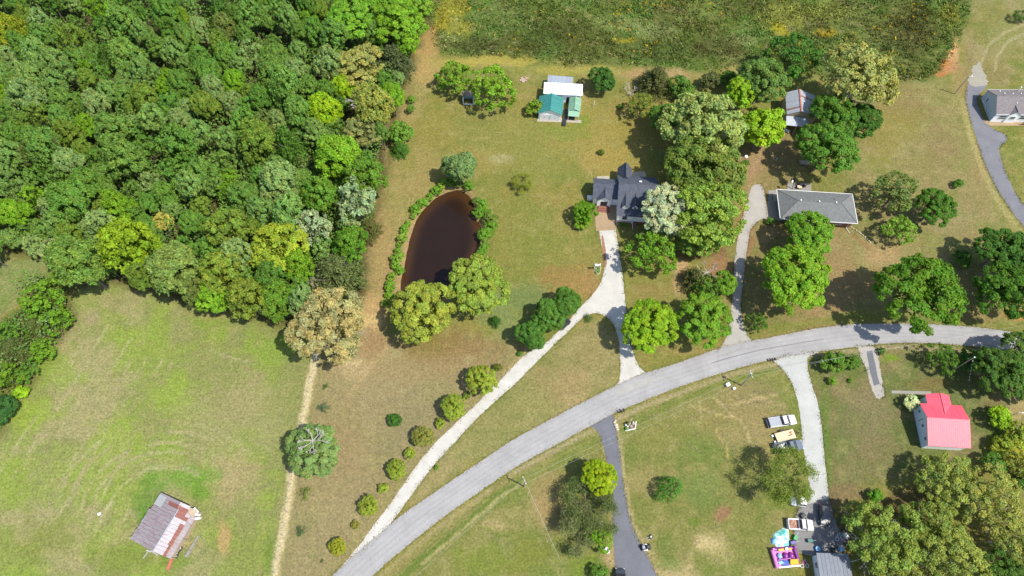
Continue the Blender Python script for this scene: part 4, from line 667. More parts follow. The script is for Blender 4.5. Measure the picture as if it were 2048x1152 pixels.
def tufts(name, x, y, col, size, height, blades, seed):
    R = np.random.default_rng(seed); n = len(x); z = ground_height(x, y); k = blades; cid = np.repeat(np.arange(n), k); m = len(cid)
    a = R.uniform(0, 2 * math.pi, m); s = size[cid] * R.uniform(.6, 1.3, m); h = height[cid] * R.uniform(.5, 1.2, m); ox = R.normal(size=m) * s * .6; oy = R.normal(size=m) * s * .6
    bx, by, bz = x[cid] + ox, y[cid] + oy, z[cid] - .02; lean = R.uniform(.6, 2.2, m) * h; b = R.uniform(0, 2 * math.pi, m)
    V = np.stack([np.stack([bx - np.cos(a) * s * .5, by - np.sin(a) * s * .5, bz], -1), np.stack([bx + np.cos(a) * s * .5, by + np.sin(a) * s * .5, bz], -1), np.stack([bx + np.cos(b) * lean + np.cos(a) * s * .3, by + np.sin(b) * lean + np.sin(a) * s * .3, bz + h], -1), np.stack([bx + np.cos(b) * lean - np.cos(a) * s * .3, by + np.sin(b) * lean - np.sin(a) * s * .3, bz + h], -1)], 1).reshape(-1, 3)
    me = bpy.data.meshes.new(name); me.vertices.add(4 * m); me.vertices.foreach_set('co', V.astype(np.float32).ravel()); me.loops.add(4 * m); me.loops.foreach_set('vertex_index', np.arange(4 * m, dtype=np.int32)); me.polygons.add(m)
    me.polygons.foreach_set('loop_start', np.arange(0, 4 * m, 4, dtype=np.int32)); me.polygons.foreach_set('loop_total', np.full(m, 4, np.int32)); me.update(calc_edges=True)
    c = np.clip(col[cid] * R.uniform(.8, 1.2, (m, 1)), 0, .9); at = me.attributes.new('tint', 'FLOAT_COLOR', 'POINT'); at.data.foreach_set('color', np.repeat(np.concatenate([c, np.ones((m, 1))], 1), 4, axis=0).astype(np.float32).ravel())
    me.materials.append(gm); return tag(link(name, me), kind='stuff')
R = np.random.default_rng(4)
def scatter(n, x0, x1, y0, y1): return R.uniform(x0, x1, n), R.uniform(y0, y1, n)
# tall grass and weeds of the top meadow
x, y = scatter(42000, -24, 130, 118, 162); px, py = project(x, y); k = samp(MASKS['meadow'], px, py) > R.uniform(.3, .8, len(x)); x, y = x[k], y[k]
c = ground_colour(x, y); v = R.uniform(size=(len(x), 1)); n5 = fbm(x, y, .35, 77, 3)[:, None]; c = c * np.where(v > .72, 1.55, np.where(v < .42, .7, 1.0)); yel = (v[:, 0] > .9) & (fbm(x, y, .11, 121, 3) > .6); c[yel] = scol((206, 178, 40))
kk = (n5[:, 0] + R.uniform(-.3, .3, len(x))) > .42; x, y, c, n5 = x[kk], y[kk], c[kk], n5[kk]
tufts('meadow_grass', x, y, c * 1.42, R.uniform(.2, .5, len(x)), R.uniform(.12, .42, len(x)) * (.5 + n5[:, 0]), 3, 1)
# short grass, clover and dry straw of the lawns and pasture
x, y = scatter(190000, -128, 125, 5, 150); px, py = project(x, y)
k = (px > -30) & (px < 2080) & (samp(MASKS['woods'], px, py) < .4) & (samp(MASKS['meadow'], px, py) < .4) & (samp(MASKS['bank'], px, py) < .15); x, y = x[k], y[k]; k = ~onroad(x, y); x, y = x[k], y[k]; px, py = project(x, y)
c = ground_colour(x, y); v = R.uniform(size=(len(x), 1)); pas = samp(MASKS['pasture'], px, py); rough = fbm(x, y, .25, 63, 3); keep = R.uniform(size=len(x)) < np.where(pas > .5, .95, .35 + .8 * sstep(rough, .42, .62)); c = c * np.where(v > .76, 1.5, np.where(v < .4, .66, .98))
grn = (R.uniform(size=len(x)) > .84) & (rough > .48); c[grn] = c[grn] * .45 + scol((104, 132, 50)) * .5
x, y, c = x[keep], y[keep], c[keep]
tufts('short_grass', x, y, c * 1.12, R.uniform(.12, .30, len(x)), R.uniform(.015, .07, len(x)), 2, 2)
# grass creeping over the edges of the drives
ex, ey = [], []
for nm in ('gravel_drive', 'south_gravel_drive', 'neighbour_drive', 'east_tarmac_drive', 'south_blacktop_drive', 'old_drive_gravel', 'gravel_yard'):
    o = bpy.data.objects[nm]; nv = len(o.data.vertices) // 2; cs = [v.co for v in o.data.vertices][:nv]
    for v in cs:
        for k in range(5):
            if vnoise(np.array(v.x * .5), np.array(v.y * .5), 7) > .35: ex.append(v.x + rng.gauss(0, .22)); ey.append(v.y + rng.gauss(0, .22))
for p in ra + rb:
    for k in range(4): ex.append(p.x + rng.gauss(0, .14)); ey.append(p.y + rng.gauss(0, .14))
ex, ey = np.array(ex), np.array(ey); c = ground_colour(ex, ey) * R.uniform(.7, 1.1, (len(ex), 1))
o = tufts('edge_grass', ex, ey, c, R.uniform(.08, .2, len(ex)), R.uniform(.08, .14, len(ex)), 2, 8)
# raked hay lines on the left pasture
hx, hy = [], []
for P, w in TRACKS:
    for (x0, y0), (x1, y1) in zip(P[:-1], P[1:]):
        n = int(math.hypot(x1 - x0, y1 - y0) * 2.2)
        for i in range(n):
            t = rng.random(); p = G(x0 + (x1 - x0) * t + rng.gauss(0, w * .55), y0 + (y1 - y0) * t + rng.gauss(0, w * .55)); hx.append(p.x); hy.append(p.y)
hx, hy = np.array(hx), np.array(hy); px, py = project(hx, hy); k = (samp(MASKS['pasture'], px, py) > .6) & (fbm(hx, hy, .35, 55, 3) + .25 * fbm(hx, hy, 1.1, 59, 2) > .64); hx, hy = hx[k], hy[k]
for (x0, y0), (x1, y1) in STRAW:
    n = int(math.hypot(x1 - x0, y1 - y0) * 1.6); bow = rng.uniform(-4, 4); w_ = rng.uniform(.4, 1.2)
    for i in range(n):
        t = rng.random(); p = G(x0 + (x1 - x0) * t + rng.gauss(0, w_) + bow * math.sin(t * 3.14), y0 + (y1 - y0) * t + rng.gauss(0, w_)); hx = np.append(hx, p.x); hy = np.append(hy, p.y)
tufts('hay_windrows', hx, hy, np.tile(scol((226, 210, 166)), (len(hx), 1)) * R.uniform(.6, 1.15, (len(hx), 1)), R.uniform(.14, .4, len(hx)), R.uniform(.02, .08, len(hx)), 2, 3)
# leafy undergrowth that fills the woods between the trunks
x, y = scatter(120000, -150, -14, 45, 160); px, py = project(x, y); k = (np.maximum(samp(MASKS['woods'], px, py), samp(MASKS['scrub'], px, py)) > .75) & (px > -120); x, y = x[k], y[k]; n6 = fbm(x, y, .18, 70, 3)
z = R.uniform(.1, 1, len(x)) ** .6 * (1.5 + 5.5 * sstep(n6, .3, .6)); pal = np.array([(.09, .17, .03), (.10, .16, .035), (.075, .15, .03), (.12, .17, .06), (.10, .18, .03)]); c = pal[(fbm(x, y, .12, 81, 2) * 11).astype(int) % 5] * R.uniform(.75, 1.3, (len(x), 1))
me = leaf_mesh('undergrowth', np.stack([x, y, z], 1), R.normal(size=(len(x), 3)) * .6 + np.array([0, 0, 1]), R.uniform(.16, .34, len(x)), c * 1.25, .7, R); me.materials.clear(); me.materials.append(gm); tag(link('undergrowth', me), kind='stuff')
x, y = scatter(9000, -110, -50, 25, 75); px, py = project(x, y); k = (samp(MASKS['scrub'], px, py) > .5); x, y = x[k], y[k]
me = leaf_mesh('brush', np.stack([x, y, R.uniform(.1, 1.6, len(x))], 1), R.normal(size=(len(x), 3)) * .6 + np.array([0, 0, 1]), R.uniform(.15, .35, len(x)), np.tile(np.array([(.13, .23, .025)]), (len(x), 1)) * R.uniform(.6, 1.3, (len(x), 1)), .6, R); me.materials.clear(); me.materials.append(gm); tag(link('brush', me), kind='stuff')
# ------------------------------------------------------------------ buildings
def metal_sheet(name, a, b=None, patch=None, rib=9.0, axis_='X', rough=.4, lo=.45, hi=.62, metal=.0, spec=.5):
    m, nt, bs = mat(name); tc = N(nt, 'TexCoord').outputs['Object']; oi = N(nt, 'ObjectInfo').outputs['Random']
    f = mrange(nt, oi, 0, 1, .9, 1.08); c = mixc(nt, 1.0, a, f, 'MULTIPLY')
    v = objc(nt, (.9, 5.5, 1) if axis_ == 'X' else (5.5, .9, 1), off=True); n = noise(nt, 1.1, 6, .7, vec=v)
    c = mixc(nt, 1.0, c, mrange(nt, n, .3, .7, .9, 1.08), 'MULTIPLY')
    if b: c = mixc(nt, ramp(nt, n, lo, hi), c, b)
    nt.links.new(c, bs.inputs['Base Color']); bs.inputs['Roughness'].default_value = rough; bs.inputs['Metallic'].default_value = metal; bs.inputs['Specular IOR Level'].default_value = spec
    w = N(nt, 'TexWave', wave_type='BANDS', bands_direction='Y' if axis_ == 'X' else 'X'); w.inputs['Scale'].default_value = rib; nt.links.new(tc, w.inputs['Vector']); bump(nt, bs, w.outputs['Fac'], .25, .03); return m
def shingle(name, col, alt):
    m, nt, bs = mat(name); tc = N(nt, 'TexCoord').outputs['Object']; n = noise(nt, 2.2, 6, .75, vec=tc); c = mixc(nt, ramp(nt, n, .35, .65), col, alt)
    v = N(nt, 'TexVoronoi'); v.inputs['Scale'].default_value = 3.2; nt.links.new(tc, v.inputs['Vector']); c = mixc(nt, 1.0, c, mrange(nt, v.outputs['Color'], 0, 1, .84, 1.14), 'MULTIPLY')
    nt.links.new(c, bs.inputs['Base Color']); bs.inputs['Roughness'].default_value = .85; bs.inputs['Specular IOR Level'].default_value = .25; bump(nt, bs, noise(nt, 12, 3, .7, vec=tc), .35, .03); return m
M['siding'] = plain('white_siding', (.83, .84, .85), .6, var=.05); M['trim'] = plain('white_trim', (.72, .72, .71), .5, var=.04); M['glass'] = plain('dark_window_glass', (.02, .025, .03), .08, var=.1, spec=.7)
M['brick'] = plain('red_brick', (.20, .085, .06), .85, var=.3, sc=7, bmp=.3); M['darkdoor'] = plain('dark_opening', (.02, .02, .022), .8); M['bluesiding'] = plain('pale_blue_siding', (.55, .62, .68), .6, var=.05); M['greysiding'] = plain('grey_siding', (.40, .45, .48), .6, var=.06)
M['wood'] = plain('weathered_wood', (.32, .25, .18), .85, var=.3, sc=3, bmp=.3); M['plank'] = plain('tan_plywood', (.56, .43, .28), .8, var=.2, sc=2); M['rustbeam'] = plain('rusty_red_metal', (.36, .13, .08), .8, var=.3, sc=3); M['pipe'] = plain('galvanised_pipe', (.6, .6, .6), .4, .3)
M['blackmetal'] = plain('black_metal', (.025, .025, .027), .5); M['whitepaint'] = plain('white_paint', (.8, .8, .8), .4, var=.04); M['rubber'] = plain('black_rubber', (.02, .02, .02), .8); M['stone'] = plain('tan_stone', (.45, .37, .28), .9, var=.25, sc=2, bmp=.4)
def gable_house(root, u0, u1, v0, v1, ze, zr, wall, roof, ridge='u', oh=.3, th=.12, rpos=.5, z0=0.0, walls=True, panels=0, pmat=None, zb=None, names=True, fascia=None, rib=.045):
    """a block of wall under a two-slope roof; ridge runs along u or v; zb = eave height on the second side"""
    zb = ze if zb is None else zb; b = MB(); rp = (v0 + (v1 - v0) * rpos) if ridge == 'u' else (u0 + (u1 - u0) * rpos)
    def P(s, t, z): return (s, t, z) if ridge == 'u' else (t, s, z)
    s0, s1, t0, t1 = (u0, u1, v0, v1) if ridge == 'u' else (v0, v1, u0, u1)
    if walls:
        e = .02; ring = [(t0, z0), (t1, z0), (t1, zb - e), (rp, zr - e), (t0, ze - e)]; b.loft([[P(s0, t, z) for t, z in ring], [P(s1, t, z) for t, z in ring]]); b.build('wall', wall, root)
    for (ta, za) in ((t0, ze), (t1, zb)):
        k = oh / abs(ta - rp); tb = ta + (ta - rp) * k; zc = za + (za - zr) * k; A = [P(s0 - oh, tb, zc + th), P(s1 + oh, tb, zc + th), P(s1 + oh, rp, zr + th), P(s0 - oh, rp, zr + th)]
        if not panels: MB().slab(A, th).build('roof_slope', roof, root)
        else:
            L = (s1 - s0 + 2 * oh); w = L / panels; mb = MB(); q = [P(0, tb, zc + th), P(w - .006, tb, zc + th), P(w - .006, rp, zr + th), P(0, rp, zr + th)]; mb.slab(q, th * .6)
            q2 = [P(0, tb, zc + th + rib), P(.07, tb, zc + th + rib), P(.07, rp, zr + th + rib), P(0, rp, zr + th + rib)]; mb.slab(q2, rib + .01); me = mb.mesh('roof_panel', roof)
            for i in range(panels): link('roof_panel', me, root, loc=P(s0 - oh + i * w, 0, 0))
        if fascia: MB().slab([P(s0 - oh - .01, tb, zc + th * .9), P(s1 + oh + .01, tb, zc + th * .9), P(s1 + oh + .01, tb + (.06 if tb > rp else -.06), zc + th * .9), P(s0 - oh - .01, tb + (.06 if tb > rp else -.06), zc + th * .9)], .16).build('gutter', fascia, root)
    r = MB(); a, c = P(s0 - oh, rp, zr + th + .02), P(s1 + oh, rp, zr + th + .02); r.tube(a, c, .09, .09, 6); r.build('ridge_cap', pmat or roof, root)
def window(root, c, w, h, face, frame=None, sill=True):
    """face: 's','n','w','e' side the window looks to; c is the centre on the wall plane"""
    d = {'s': (0, -1), 'n': (0, 1), 'w': (-1, 0), 'e': (1, 0)}[face]; ns = abs(d[1]); f = MB(); t = .09
    def bar(a, z, ww, hh, dep=.06, off=.03): f.box((c[0] + (a if ns else 0) + d[0] * off, c[1] + (0 if ns else a) + d[1] * off, c[2] + z), (ww if ns else dep, dep if ns else ww, hh))
    bar(0, h / 2 + t / 2, w + 2 * t, t); bar(0, -h / 2 - t / 2, w + 2 * t, t); bar(-w / 2 - t / 2, 0, t, h); bar(w / 2 + t / 2, 0, t, h); bar(0, 0, w, .05, .05, .026)
    o = f.build('window', frame or M['trim'], root); g = MB(); g.box((c[0] + d[0] * .012, c[1] + d[1] * .012, c[2]), (w if ns else .02, .02 if ns else w, h)); g.build('pane', M['glass'], o); return o
def door(root, c, w, h, face, m, name='door'):
    d = {'s': (0, -1), 'n': (0, 1), 'w': (-1, 0), 'e': (1, 0)}[face]; ns = abs(d[1]); b = MB(); b.box((c[0] + d[0] * .03, c[1] + d[1] * .03, c[2]), (w if ns else .06, .06 if ns else w, h)); o = b.build(name, m, root)
    k = MB(); k.ball((c[0] + d[0] * .09 + (w * .38 if ns else 0), c[1] + d[1] * .09 + (0 if ns else w * .38), c[2] - .05), .05, 6, 4); k.build('handle', M['pipe'], o); return o
def vent(root, p, r=.12, h=.35, m=None):
    b = MB(); b.tube((p[0], p[1], p[2] - .15), (p[0], p[1], p[2] + h), r * .6, r * .6, 8); b.tube((p[0], p[1], p[2] + h), (p[0], p[1], p[2] + h + .08), r * 1.25, r * .9, 8); b.build('roof_vent', m or M['trim'], root)
def rot(p, q): return math.atan2(q.y - p.y, q.x - p.x)

# green roofed garage
p = G(1076, 239); g = thing('garage', 'white walled garage under a teal green gable roof', 'garage', (p.x, p.y), math.radians(-6))
M['teal'] = metal_sheet('teal_metal', seen(76, 170, 162), rib=7, axis_='X', rough=.45); M['paleteal'] = metal_sheet('pale_green_metal', seen(172, 222, 188), rib=7, axis_='X', rough=.4)
gable_house(g, .12, 5.5, .1, 5.0, 2.5, 3.75, M['siding'], M['teal'], 'v', .28, .08, panels=7)
for u in (1.5, 4.1):
    o = MB()
    for k in range(4): o.box((u, .055, .32 + k * .5), (2.2, .07, .47))
    do = o.build('garage_door', M['trim'], g); MB().box((u, .01, 1.0), (.3, .04, .05)).build('handle', M['blackmetal'], do)
MB().box((2.8, .05, .9), (.12, .1, 1.8)).build('door_post', M['bluesiding'], g)
# pale green shed
p = G(1135.5, 240); g = thing('garden_shed', 'small shed with a pale mint green gable roof and porch roof beside the garage', 'shed', (p.x, p.y), math.radians(-7))
gable_house(g, .1, 2.5, 1.3, 4.9, 2.2, 2.95, M['siding'], M['paleteal'], 'v', .28, .07, panels=5)
MB().slab([(-.05, -.35, 1.85), (2.65, -.35, 1.85), (2.65, 1.28, 2.2), (-.05, 1.28, 2.2)], .07).build('porch_roof', M['paleteal'], g)
for u in (.05, 2.5): MB().box((u, -.2, .9), (.09, .09, 1.8)).build('porch_post', M['trim'], g)
door(g, (1.2, 1.3, 1.0), .9, 1.95, 's', M['darkdoor'])
MB().box((.9, .35, .35), (1.5, .7, .6)).build('work_bench', M['blackmetal'], g)
MB().box((-.75, .4, .5), (.9, 5.2, .05)).build('dark_awning', M['blackmetal'], g)
# white workshop with a grey lean-to
p = G(1087, 196); g = thing('workshop', 'long building with a bright white metal roof behind the green garage', 'workshop', (G(1087, 186, 3.4).x, G(1087, 186, 3.4).y), math.radians(-4))
M['whitemetal'] = metal_sheet('bright_white_metal', (.82, .83, .84), rib=7, axis_='Y', rough=.45)
MB().box((4.65, 2.0, 1.5), (9.0, 3.2, 3.0)).build('wall', M['siding'], g)
mb = MB(); n = 11; w = 9.5 / n; mb.slab([(0, -.15, 3.36), (w - .02, -.15, 3.36), (w - .02, 3.85, 3.05), (0, 3.85, 3.05)], .07); mb.slab([(0, -.15, 3.40), (.07, -.15, 3.40), (.07, 3.85, 3.09), (0, 3.85, 3.09)], .05); me = mb.mesh('roof_panel', M['whitemetal'])
for i in range(n): link('roof_panel', me, g, loc=(i * w, 0, 0))
door(g, (6.15, .4, 1.0), .9, 2.0, 's', M['darkdoor']); window(g, (8.3, .4, 1.6), .8, .8, 's')
p = G(1095, 163, 2.4); g = thing('lean_to', 'pale blue grey lean-to roof behind the bright white metal roof', 'lean-to', (p.x, p.y), math.radians(-6)); M['bluemetal'] = metal_sheet('pale_blue_metal', seen(198, 208, 222), rib=7, axis_='Y', rough=.4)
mb = MB(); n = 7; w = 6.3 / n; mb.slab([(0, -.6, 2.75), (w - .02, -.6, 2.75), (w - .02, 2.25, 2.3), (0, 2.25, 2.3)], .06); mb.slab([(0, -.6, 2.79), (.06, -.6, 2.79), (.06, 2.25, 2.34), (0, 2.25, 2.34)], .045); me = mb.mesh('roof_panel', M['bluemetal'])
for i in range(n): link('roof_panel', me, g, loc=(i * w, 0, 0))
for u in (.2, 3.1, 6.1): MB().box((u, 2.1, 1.1), (.1, .1, 2.2)).build('post', M['wood'], g)
# white house with dark roof
p = G(1190, 409); H = thing('farmhouse', 'white house with a dark slate coloured shingle roof and two small dormers', 'house', (p.x, p.y), math.radians(-4.5))
M['slate'] = shingle('charcoal_shingles', seen(94, 100, 114), seen(118, 124, 138))
def LL(px, py, z):
    d = G(px, py, z) - p; a = math.radians(4.5); return (d.x * math.cos(a) - d.y * math.sin(a), d.x * math.sin(a) + d.y * math.cos(a), z)
gable_house(H, -.55, 5.2, .15, 5.0, 2.9, 4.7, M['siding'], M['slate'], 'u', .3, .1)
gable_house(H, 4.85, 13.2, -4.2, 6.1, 2.9, 6.1, M['siding'], M['slate'], 'u', .3, .1, rpos=.6, zb=3.1)
gable_house(H, 5.0, 7.7, 5.0, 8.4, 3.0, 4.9, M['siding'], M['slate'], 'v', .3, .1)
gable_house(H, .35, 3.35, -.55, 2.2, 2.9, 4.15, M['siding'], M['slate'], 'v', .28, .1)
for u in (5.65, 7.85): gable_house(H, u, u + 1.25, -3.0, 1.2, 4.4, 5.1, M['trim'], M['slate'], 'v', .15, .07, z0=3.2); window(H, (u + .62, -3.0, 4.05), .6, .62, 's')
door(H, (1.9, -.55, 1.1), 1.5, 2.1, 's', M['darkdoor'])
for k, (w, dpt) in enumerate(((3.0, 1.5), (2.6, 1.1), (2.2, .7))): MB().box((1.9, -.55 - dpt / 2, .09 + k * .17), (w, dpt, .17)).build('step', M['brick'], H)
MB().box((9.0, -4.25, .25), (8.3, .25, .5)).build('porch_base', M['brick'], H)
rl = MB(); rl.box((6.6, -4.55, 1.2), (3.5, .07, .07)); rl.box((6.6, -4.55, .55), (3.5, .06, .06))
for k in range(18): rl.box((4.95 + k * .2, -4.55, .87), (.05, .05, .62))
rl.build('porch_railing', M['trim'], H)
for u in (4.95, 8.3): MB().box((u, -4.5, 1.4), (.14, .14, 2.8)).build('porch_post', M['trim'], H)
rl = MB(); rl.tube((8.35, -4.6, 1.1), (8.45, -6.0, .5), .05, .05, 6); rl.box((8.45, -6.0, .3), (.08, .08, .6)); rl.build('stair_rail', M['trim'], H)
for k in range(4): MB().box((8.9, -4.65 - .3 * k, .4 - k * .1), (.9, .3, .1)).build('step', M['brick'], H)
window(H, (-.55, 2.6, 1.6), .9, 1.3, 'w'); window(H, (-.55, 1.2, 1.6), .7, 1.3, 'w'); window(H, (4.85, -2.6, 1.6), .8, 1.3, 'w'); window(H, (6.5, -4.2, 1.7), 1.0, 1.3, 's')
MB().box((9.5, 3.2, 5.2), (.55, .55, .3)).build('skylight', M['trim'], H); vent(H, (10.6, .2, 5.3), .1, .25, M['blackmetal'])
MB().box((-1.2, 1.4, .45), (1.3, .8, .9)).build('air_conditioner', M['trim'], H)
# grey hip-roofed ranch house
p = G(1561, 437, 2.8); RH = thing('ranch_house', 'low brick ranch house under a pale grey hip roof', 'house', (p.x, p.y), math.radians(-4.3)); M['hip'] = shingle('pale_grey_shingles', seen(140, 143, 143), seen(154, 157, 156))
w, d, e = 16.75, 7.75, .62; MB().box((w / 2 + .6, d / 2, 1.35), (w - 2 * e - 1.2, d - 2 * e, 2.7)).build('wall', M['brick'], RH); a, b = (3.6, 3.75, 4.75), (12.95, 3.75, 4.75); z = 2.8
for q in ([(0, 0, z), (w, 0, z), b, a], [(w, d, z), (0, d, z), a, b], [(0, d, z), (0, 0, z), a], [(w, 0, z), (w, d, z), b]): MB().slab(q, .12).build('roof_slope', M['hip'], RH)
for c, dm in (((w / 2, -.06, 2.74), (w + .2, .1, .16)), ((w / 2, d + .06, 2.74), (w + .2, .1, .16)), ((-.06, d / 2, 2.74), (.1, d, .16)), ((w + .06, d / 2, 2.74), (.1, d, .16))): MB().box(c, dm).build('gutter', M['trim'], RH)
for q0, q1 in ((a, b), (a, (0, 0, z)), (a, (0, d, z)), (b, (w, 0, z)), (b, (w, d, z))): MB().tube(Vector(q0) + Vector((0, 0, .02)), Vector(q1) + Vector((0, 0, .02)), .07, .07, 6).build('hip_cap', M['hip'], RH)
for u in (4.1, 8.1, 11.8): MB().ball((u, 3.75, 4.92), .2, 10, 6).build('roof_vent', M['trim'], RH)
vent(RH, (11.8, 5.0, 4.15), .08, .2, M['blackmetal']); window(RH, (13.4, e, 1.5), 1.2, 1.1, 's'); window(RH, (10.6, e, 1.5), 1.2, 1.1, 's'); window(RH, (5.2, e, 1.5), 1.2, 1.1, 's'); door(RH, (8.0, e, 1.05), .95, 2.05, 's', M['trim'])
dn = MB(); dn.path([(w - 1.3, .5, 2.6), (w - 1.3, .5, .15), (w - .7, -.9, .08)], .06); dn.build('downspout', M['trim'], RH); dn = MB(); dn.path([(w + .1, d, 2.6), (w + .5, d + .5, 2.0), (w + .9, d + .8, .15)], .05); dn.build('downspout', M['trim'], RH)
# barn of rusty sheets under the trees
p = G(1575, 229, 4.0); B = thing('tin_barn', 'weathered barn with white and rust striped tin roof hidden among dark trees', 'barn', (p.x, p.y), math.radians(-7)); M['oldtin'] = metal_sheet('weathered_tin', seen(214, 222, 232), seen(168, 112, 104), lo=.6, hi=.72, rib=9, axis_='Y', rough=.45); M['rusttin'] = metal_sheet('rust_striped_tin', seen(160, 106, 98), seen(196, 176, 168), rib=9, axis_='Y', rough=.7)
b = MB(); ring = [(.2, 0), (6.8, 0), (6.8, 3.9), (2.7, 5.4), (.2, 3.9)]; b.loft([[(u, 0.1, zz) for u, zz in ring], [(u, 6.6, zz) for u, zz in ring]]); b.build('wall', M['wood'], B); n = 12; w = 6.9 / n
def strip(q, m, par=B, name='roof_sheet', th=.06):
    mb = MB(); mb.slab(q, th); return mb
ma = MB().slab([(-.15, 0, 3.95), (2.7, 0, 5.55), (2.7, w - .03, 5.55), (-.15, w - .03, 3.95)], .06).mesh('roof_sheet', M['oldtin']); mr = MB().slab([(-.15, 0, 3.95), (2.7, 0, 5.55), (2.7, w - .03, 5.55), (-.15, w - .03, 3.95)], .06).mesh('roof_sheet', M['rusttin'])
mc = MB().slab([(2.7, 0, 5.55), (7.1, 0, 3.9), (7.1, w - .03, 3.9), (2.7, w - .03, 5.55)], .06).mesh('roof_sheet', M['oldtin']); md = MB().slab([(2.7, 0, 5.55), (7.1, 0, 3.9), (7.1, w - .03, 3.9), (2.7, w - .03, 5.55)], .06).mesh('roof_sheet', M['rusttin'])
for i in range(n): link('roof_sheet', mr if i in (2,) else ma, B, loc=(0, i * w, rng.uniform(0, .03))); link('roof_sheet', md if i in (8,) else mc, B, loc=(0, i * w, rng.uniform(0, .03)))
MB().box((2.7, 3.4, 5.6), (.3, 6.9, .1)).build('ridge_cap', M['rustbeam'], B); mb = MB(); mb.slab([(-.1, -2.4, 3.0), (5.0, -2.4, 3.0), (5.2, -.05, 3.6), (-.1, -.05, 3.6)], .06); mb.build('porch_roof', M['oldtin'], B)
for u in (.1, 2.5, 4.8): MB().box((u, -2.2, 1.5), (.14, .14, 3.0)).build('post', M['wood'], B)
# house at the right edge
p = G(1979, 243); g = thing('east_house', 'grey roofed white house cut by the right edge of the photo', 'house', (p.x, p.y), math.radians(-1)); M['warmgrey'] = shingle('warm_grey_shingles', seen(150, 142, 144), seen(168, 160, 160))
gable_house(g, 0, 12, 0, 7.4, 2.9, 4.9, M['greysiding'], M['warmgrey'], 'u', .22, .1, fascia=M['trim']); MB().box((6.0, -.04, 1.4), (12.0, .06, 2.75)).build('front_siding', M['siding'], g)
gable_house(g, 3.1, 5.6, -.3, 3.0, 2.85, 3.8, M['siding'], M['warmgrey'], 'v', .12, .08); window(g, (2.0, -.07, 1.6), 1.5, 1.1, 's'); window(g, (4.35, -.3, 1.7), 1.1, 1.0, 's'); window(g, (7.0, -.07, 1.6), 1.5, 1.1, 's'); window(g, (0, 5.2, 1.8), .6, 1.0, 'w')
for u, v in ((2.2, 6.4), (2.4, 5.0), (4.4, 5.0), (6.4, 5.0), (8.3, 5.0), (4.6, 2.1)): vent(g, (u, v, 4.9 - abs(v - 3.7) * .54), .12, .22)
st = MB(); st.box((7.0, 6.9, 3.8), (.25, .25, 1.6)); st.build('flue', M['trim'], g); pth = MB(); pth.path([(-.9, 5.6, 1.3), (-.35, 4.2, 1.1), (-.35, 3.5, .6)], .06); pth.build('side_rail', M['trim'], g)
dk = MB()
for k in range(9): dk.box((7.2 + k * .22, -1.0 - .0 * k, .5), (.06, .06, 1.0))
dk.box((8.1, -1.0, 1.0), (2.0, .08, .06)); dk.build('porch_railing', M['blackmetal'], g)
# red-roofed house
p = G(1841, 897); g = thing('red_roof_house', 'blue walled house under a bright red metal roof with a cross gable', 'house', (p.x, p.y), math.radians(-3.5))
m = M['redmetal'] = metal_sheet('red_metal', (.70, .085, .125), None, rib=9, axis_='Y', rough=.38, spec=.8)
gable_house(g, .15, 7.35, .15, 7.6, 3.0, 4.55, M['bluesiding'], m, 'u', .35, .07, rpos=.62, panels=20, zb=3.3, rib=.02); MB().box((3.75, .1, 1.45), (7.2, .06, 2.9)).build('front_siding', M['siding'], g)
gable_house(g, 1.6, 5.5, 6.3, 9.6, 3.25, 4.15, M['bluesiding'], m, 'v', .3, .07, panels=9, rib=.02); gable_house(g, 1.62, 5.48, 5.2, 6.0, 3.6, 4.15, M['bluesiding'], m, 'v', .0, .06, walls=False)
for v in (1.4, 3.9, 6.7): window(g, (.15, v, 2.1), .55, .65, 'w', M['bluesiding'])
MB().tube((-.75, 4.6, 2.5), (.1, 5.1, 2.75), .05, .05, 6).build('service_mast', M['blackmetal'], g); MB().box((1.0, 8.3, .35), (1.3, 1.9, .7)).build('side_deck', M['wood'], g)
# dark grey house at the bottom edge
p = G(1632, 1107, 2.6); g = thing('cottage', 'small house with a weathered dark grey metal roof under the oaks at the bottom edge', 'house', (p.x, p.y), math.radians(-1.5)); M['greymetal'] = metal_sheet('weathered_grey_metal', seen(150, 158, 172), seen(128, 136, 150), rib=6, axis_='Y', rough=.5)
MB().box((2.75, -3.4, 1.25), (5.0, 6.4, 2.5)).build('wall', M['bluesiding'], g); mb = MB(); n = 8; w = 5.6 / n; mb.slab([(0, -7.0, 2.62), (w - .02, -7.0, 2.62), (w - .02, .1, 2.75), (0, .1, 2.75)], .07); mb.slab([(0, -7.0, 2.66), (.05, -7.0, 2.66), (.05, .1, 2.79), (0, .1, 2.79)], .04); me = mb.mesh('roof_panel', M['greymetal'])
for i in range(n): link('roof_panel', me, g, loc=(i * w, 0, 0))
window(g, (.25, -1.8, 1.4), .9, .9, 'w'); door(g, (.25, -4.2, 1.0), .9, 2.0, 'w', M['trim'])
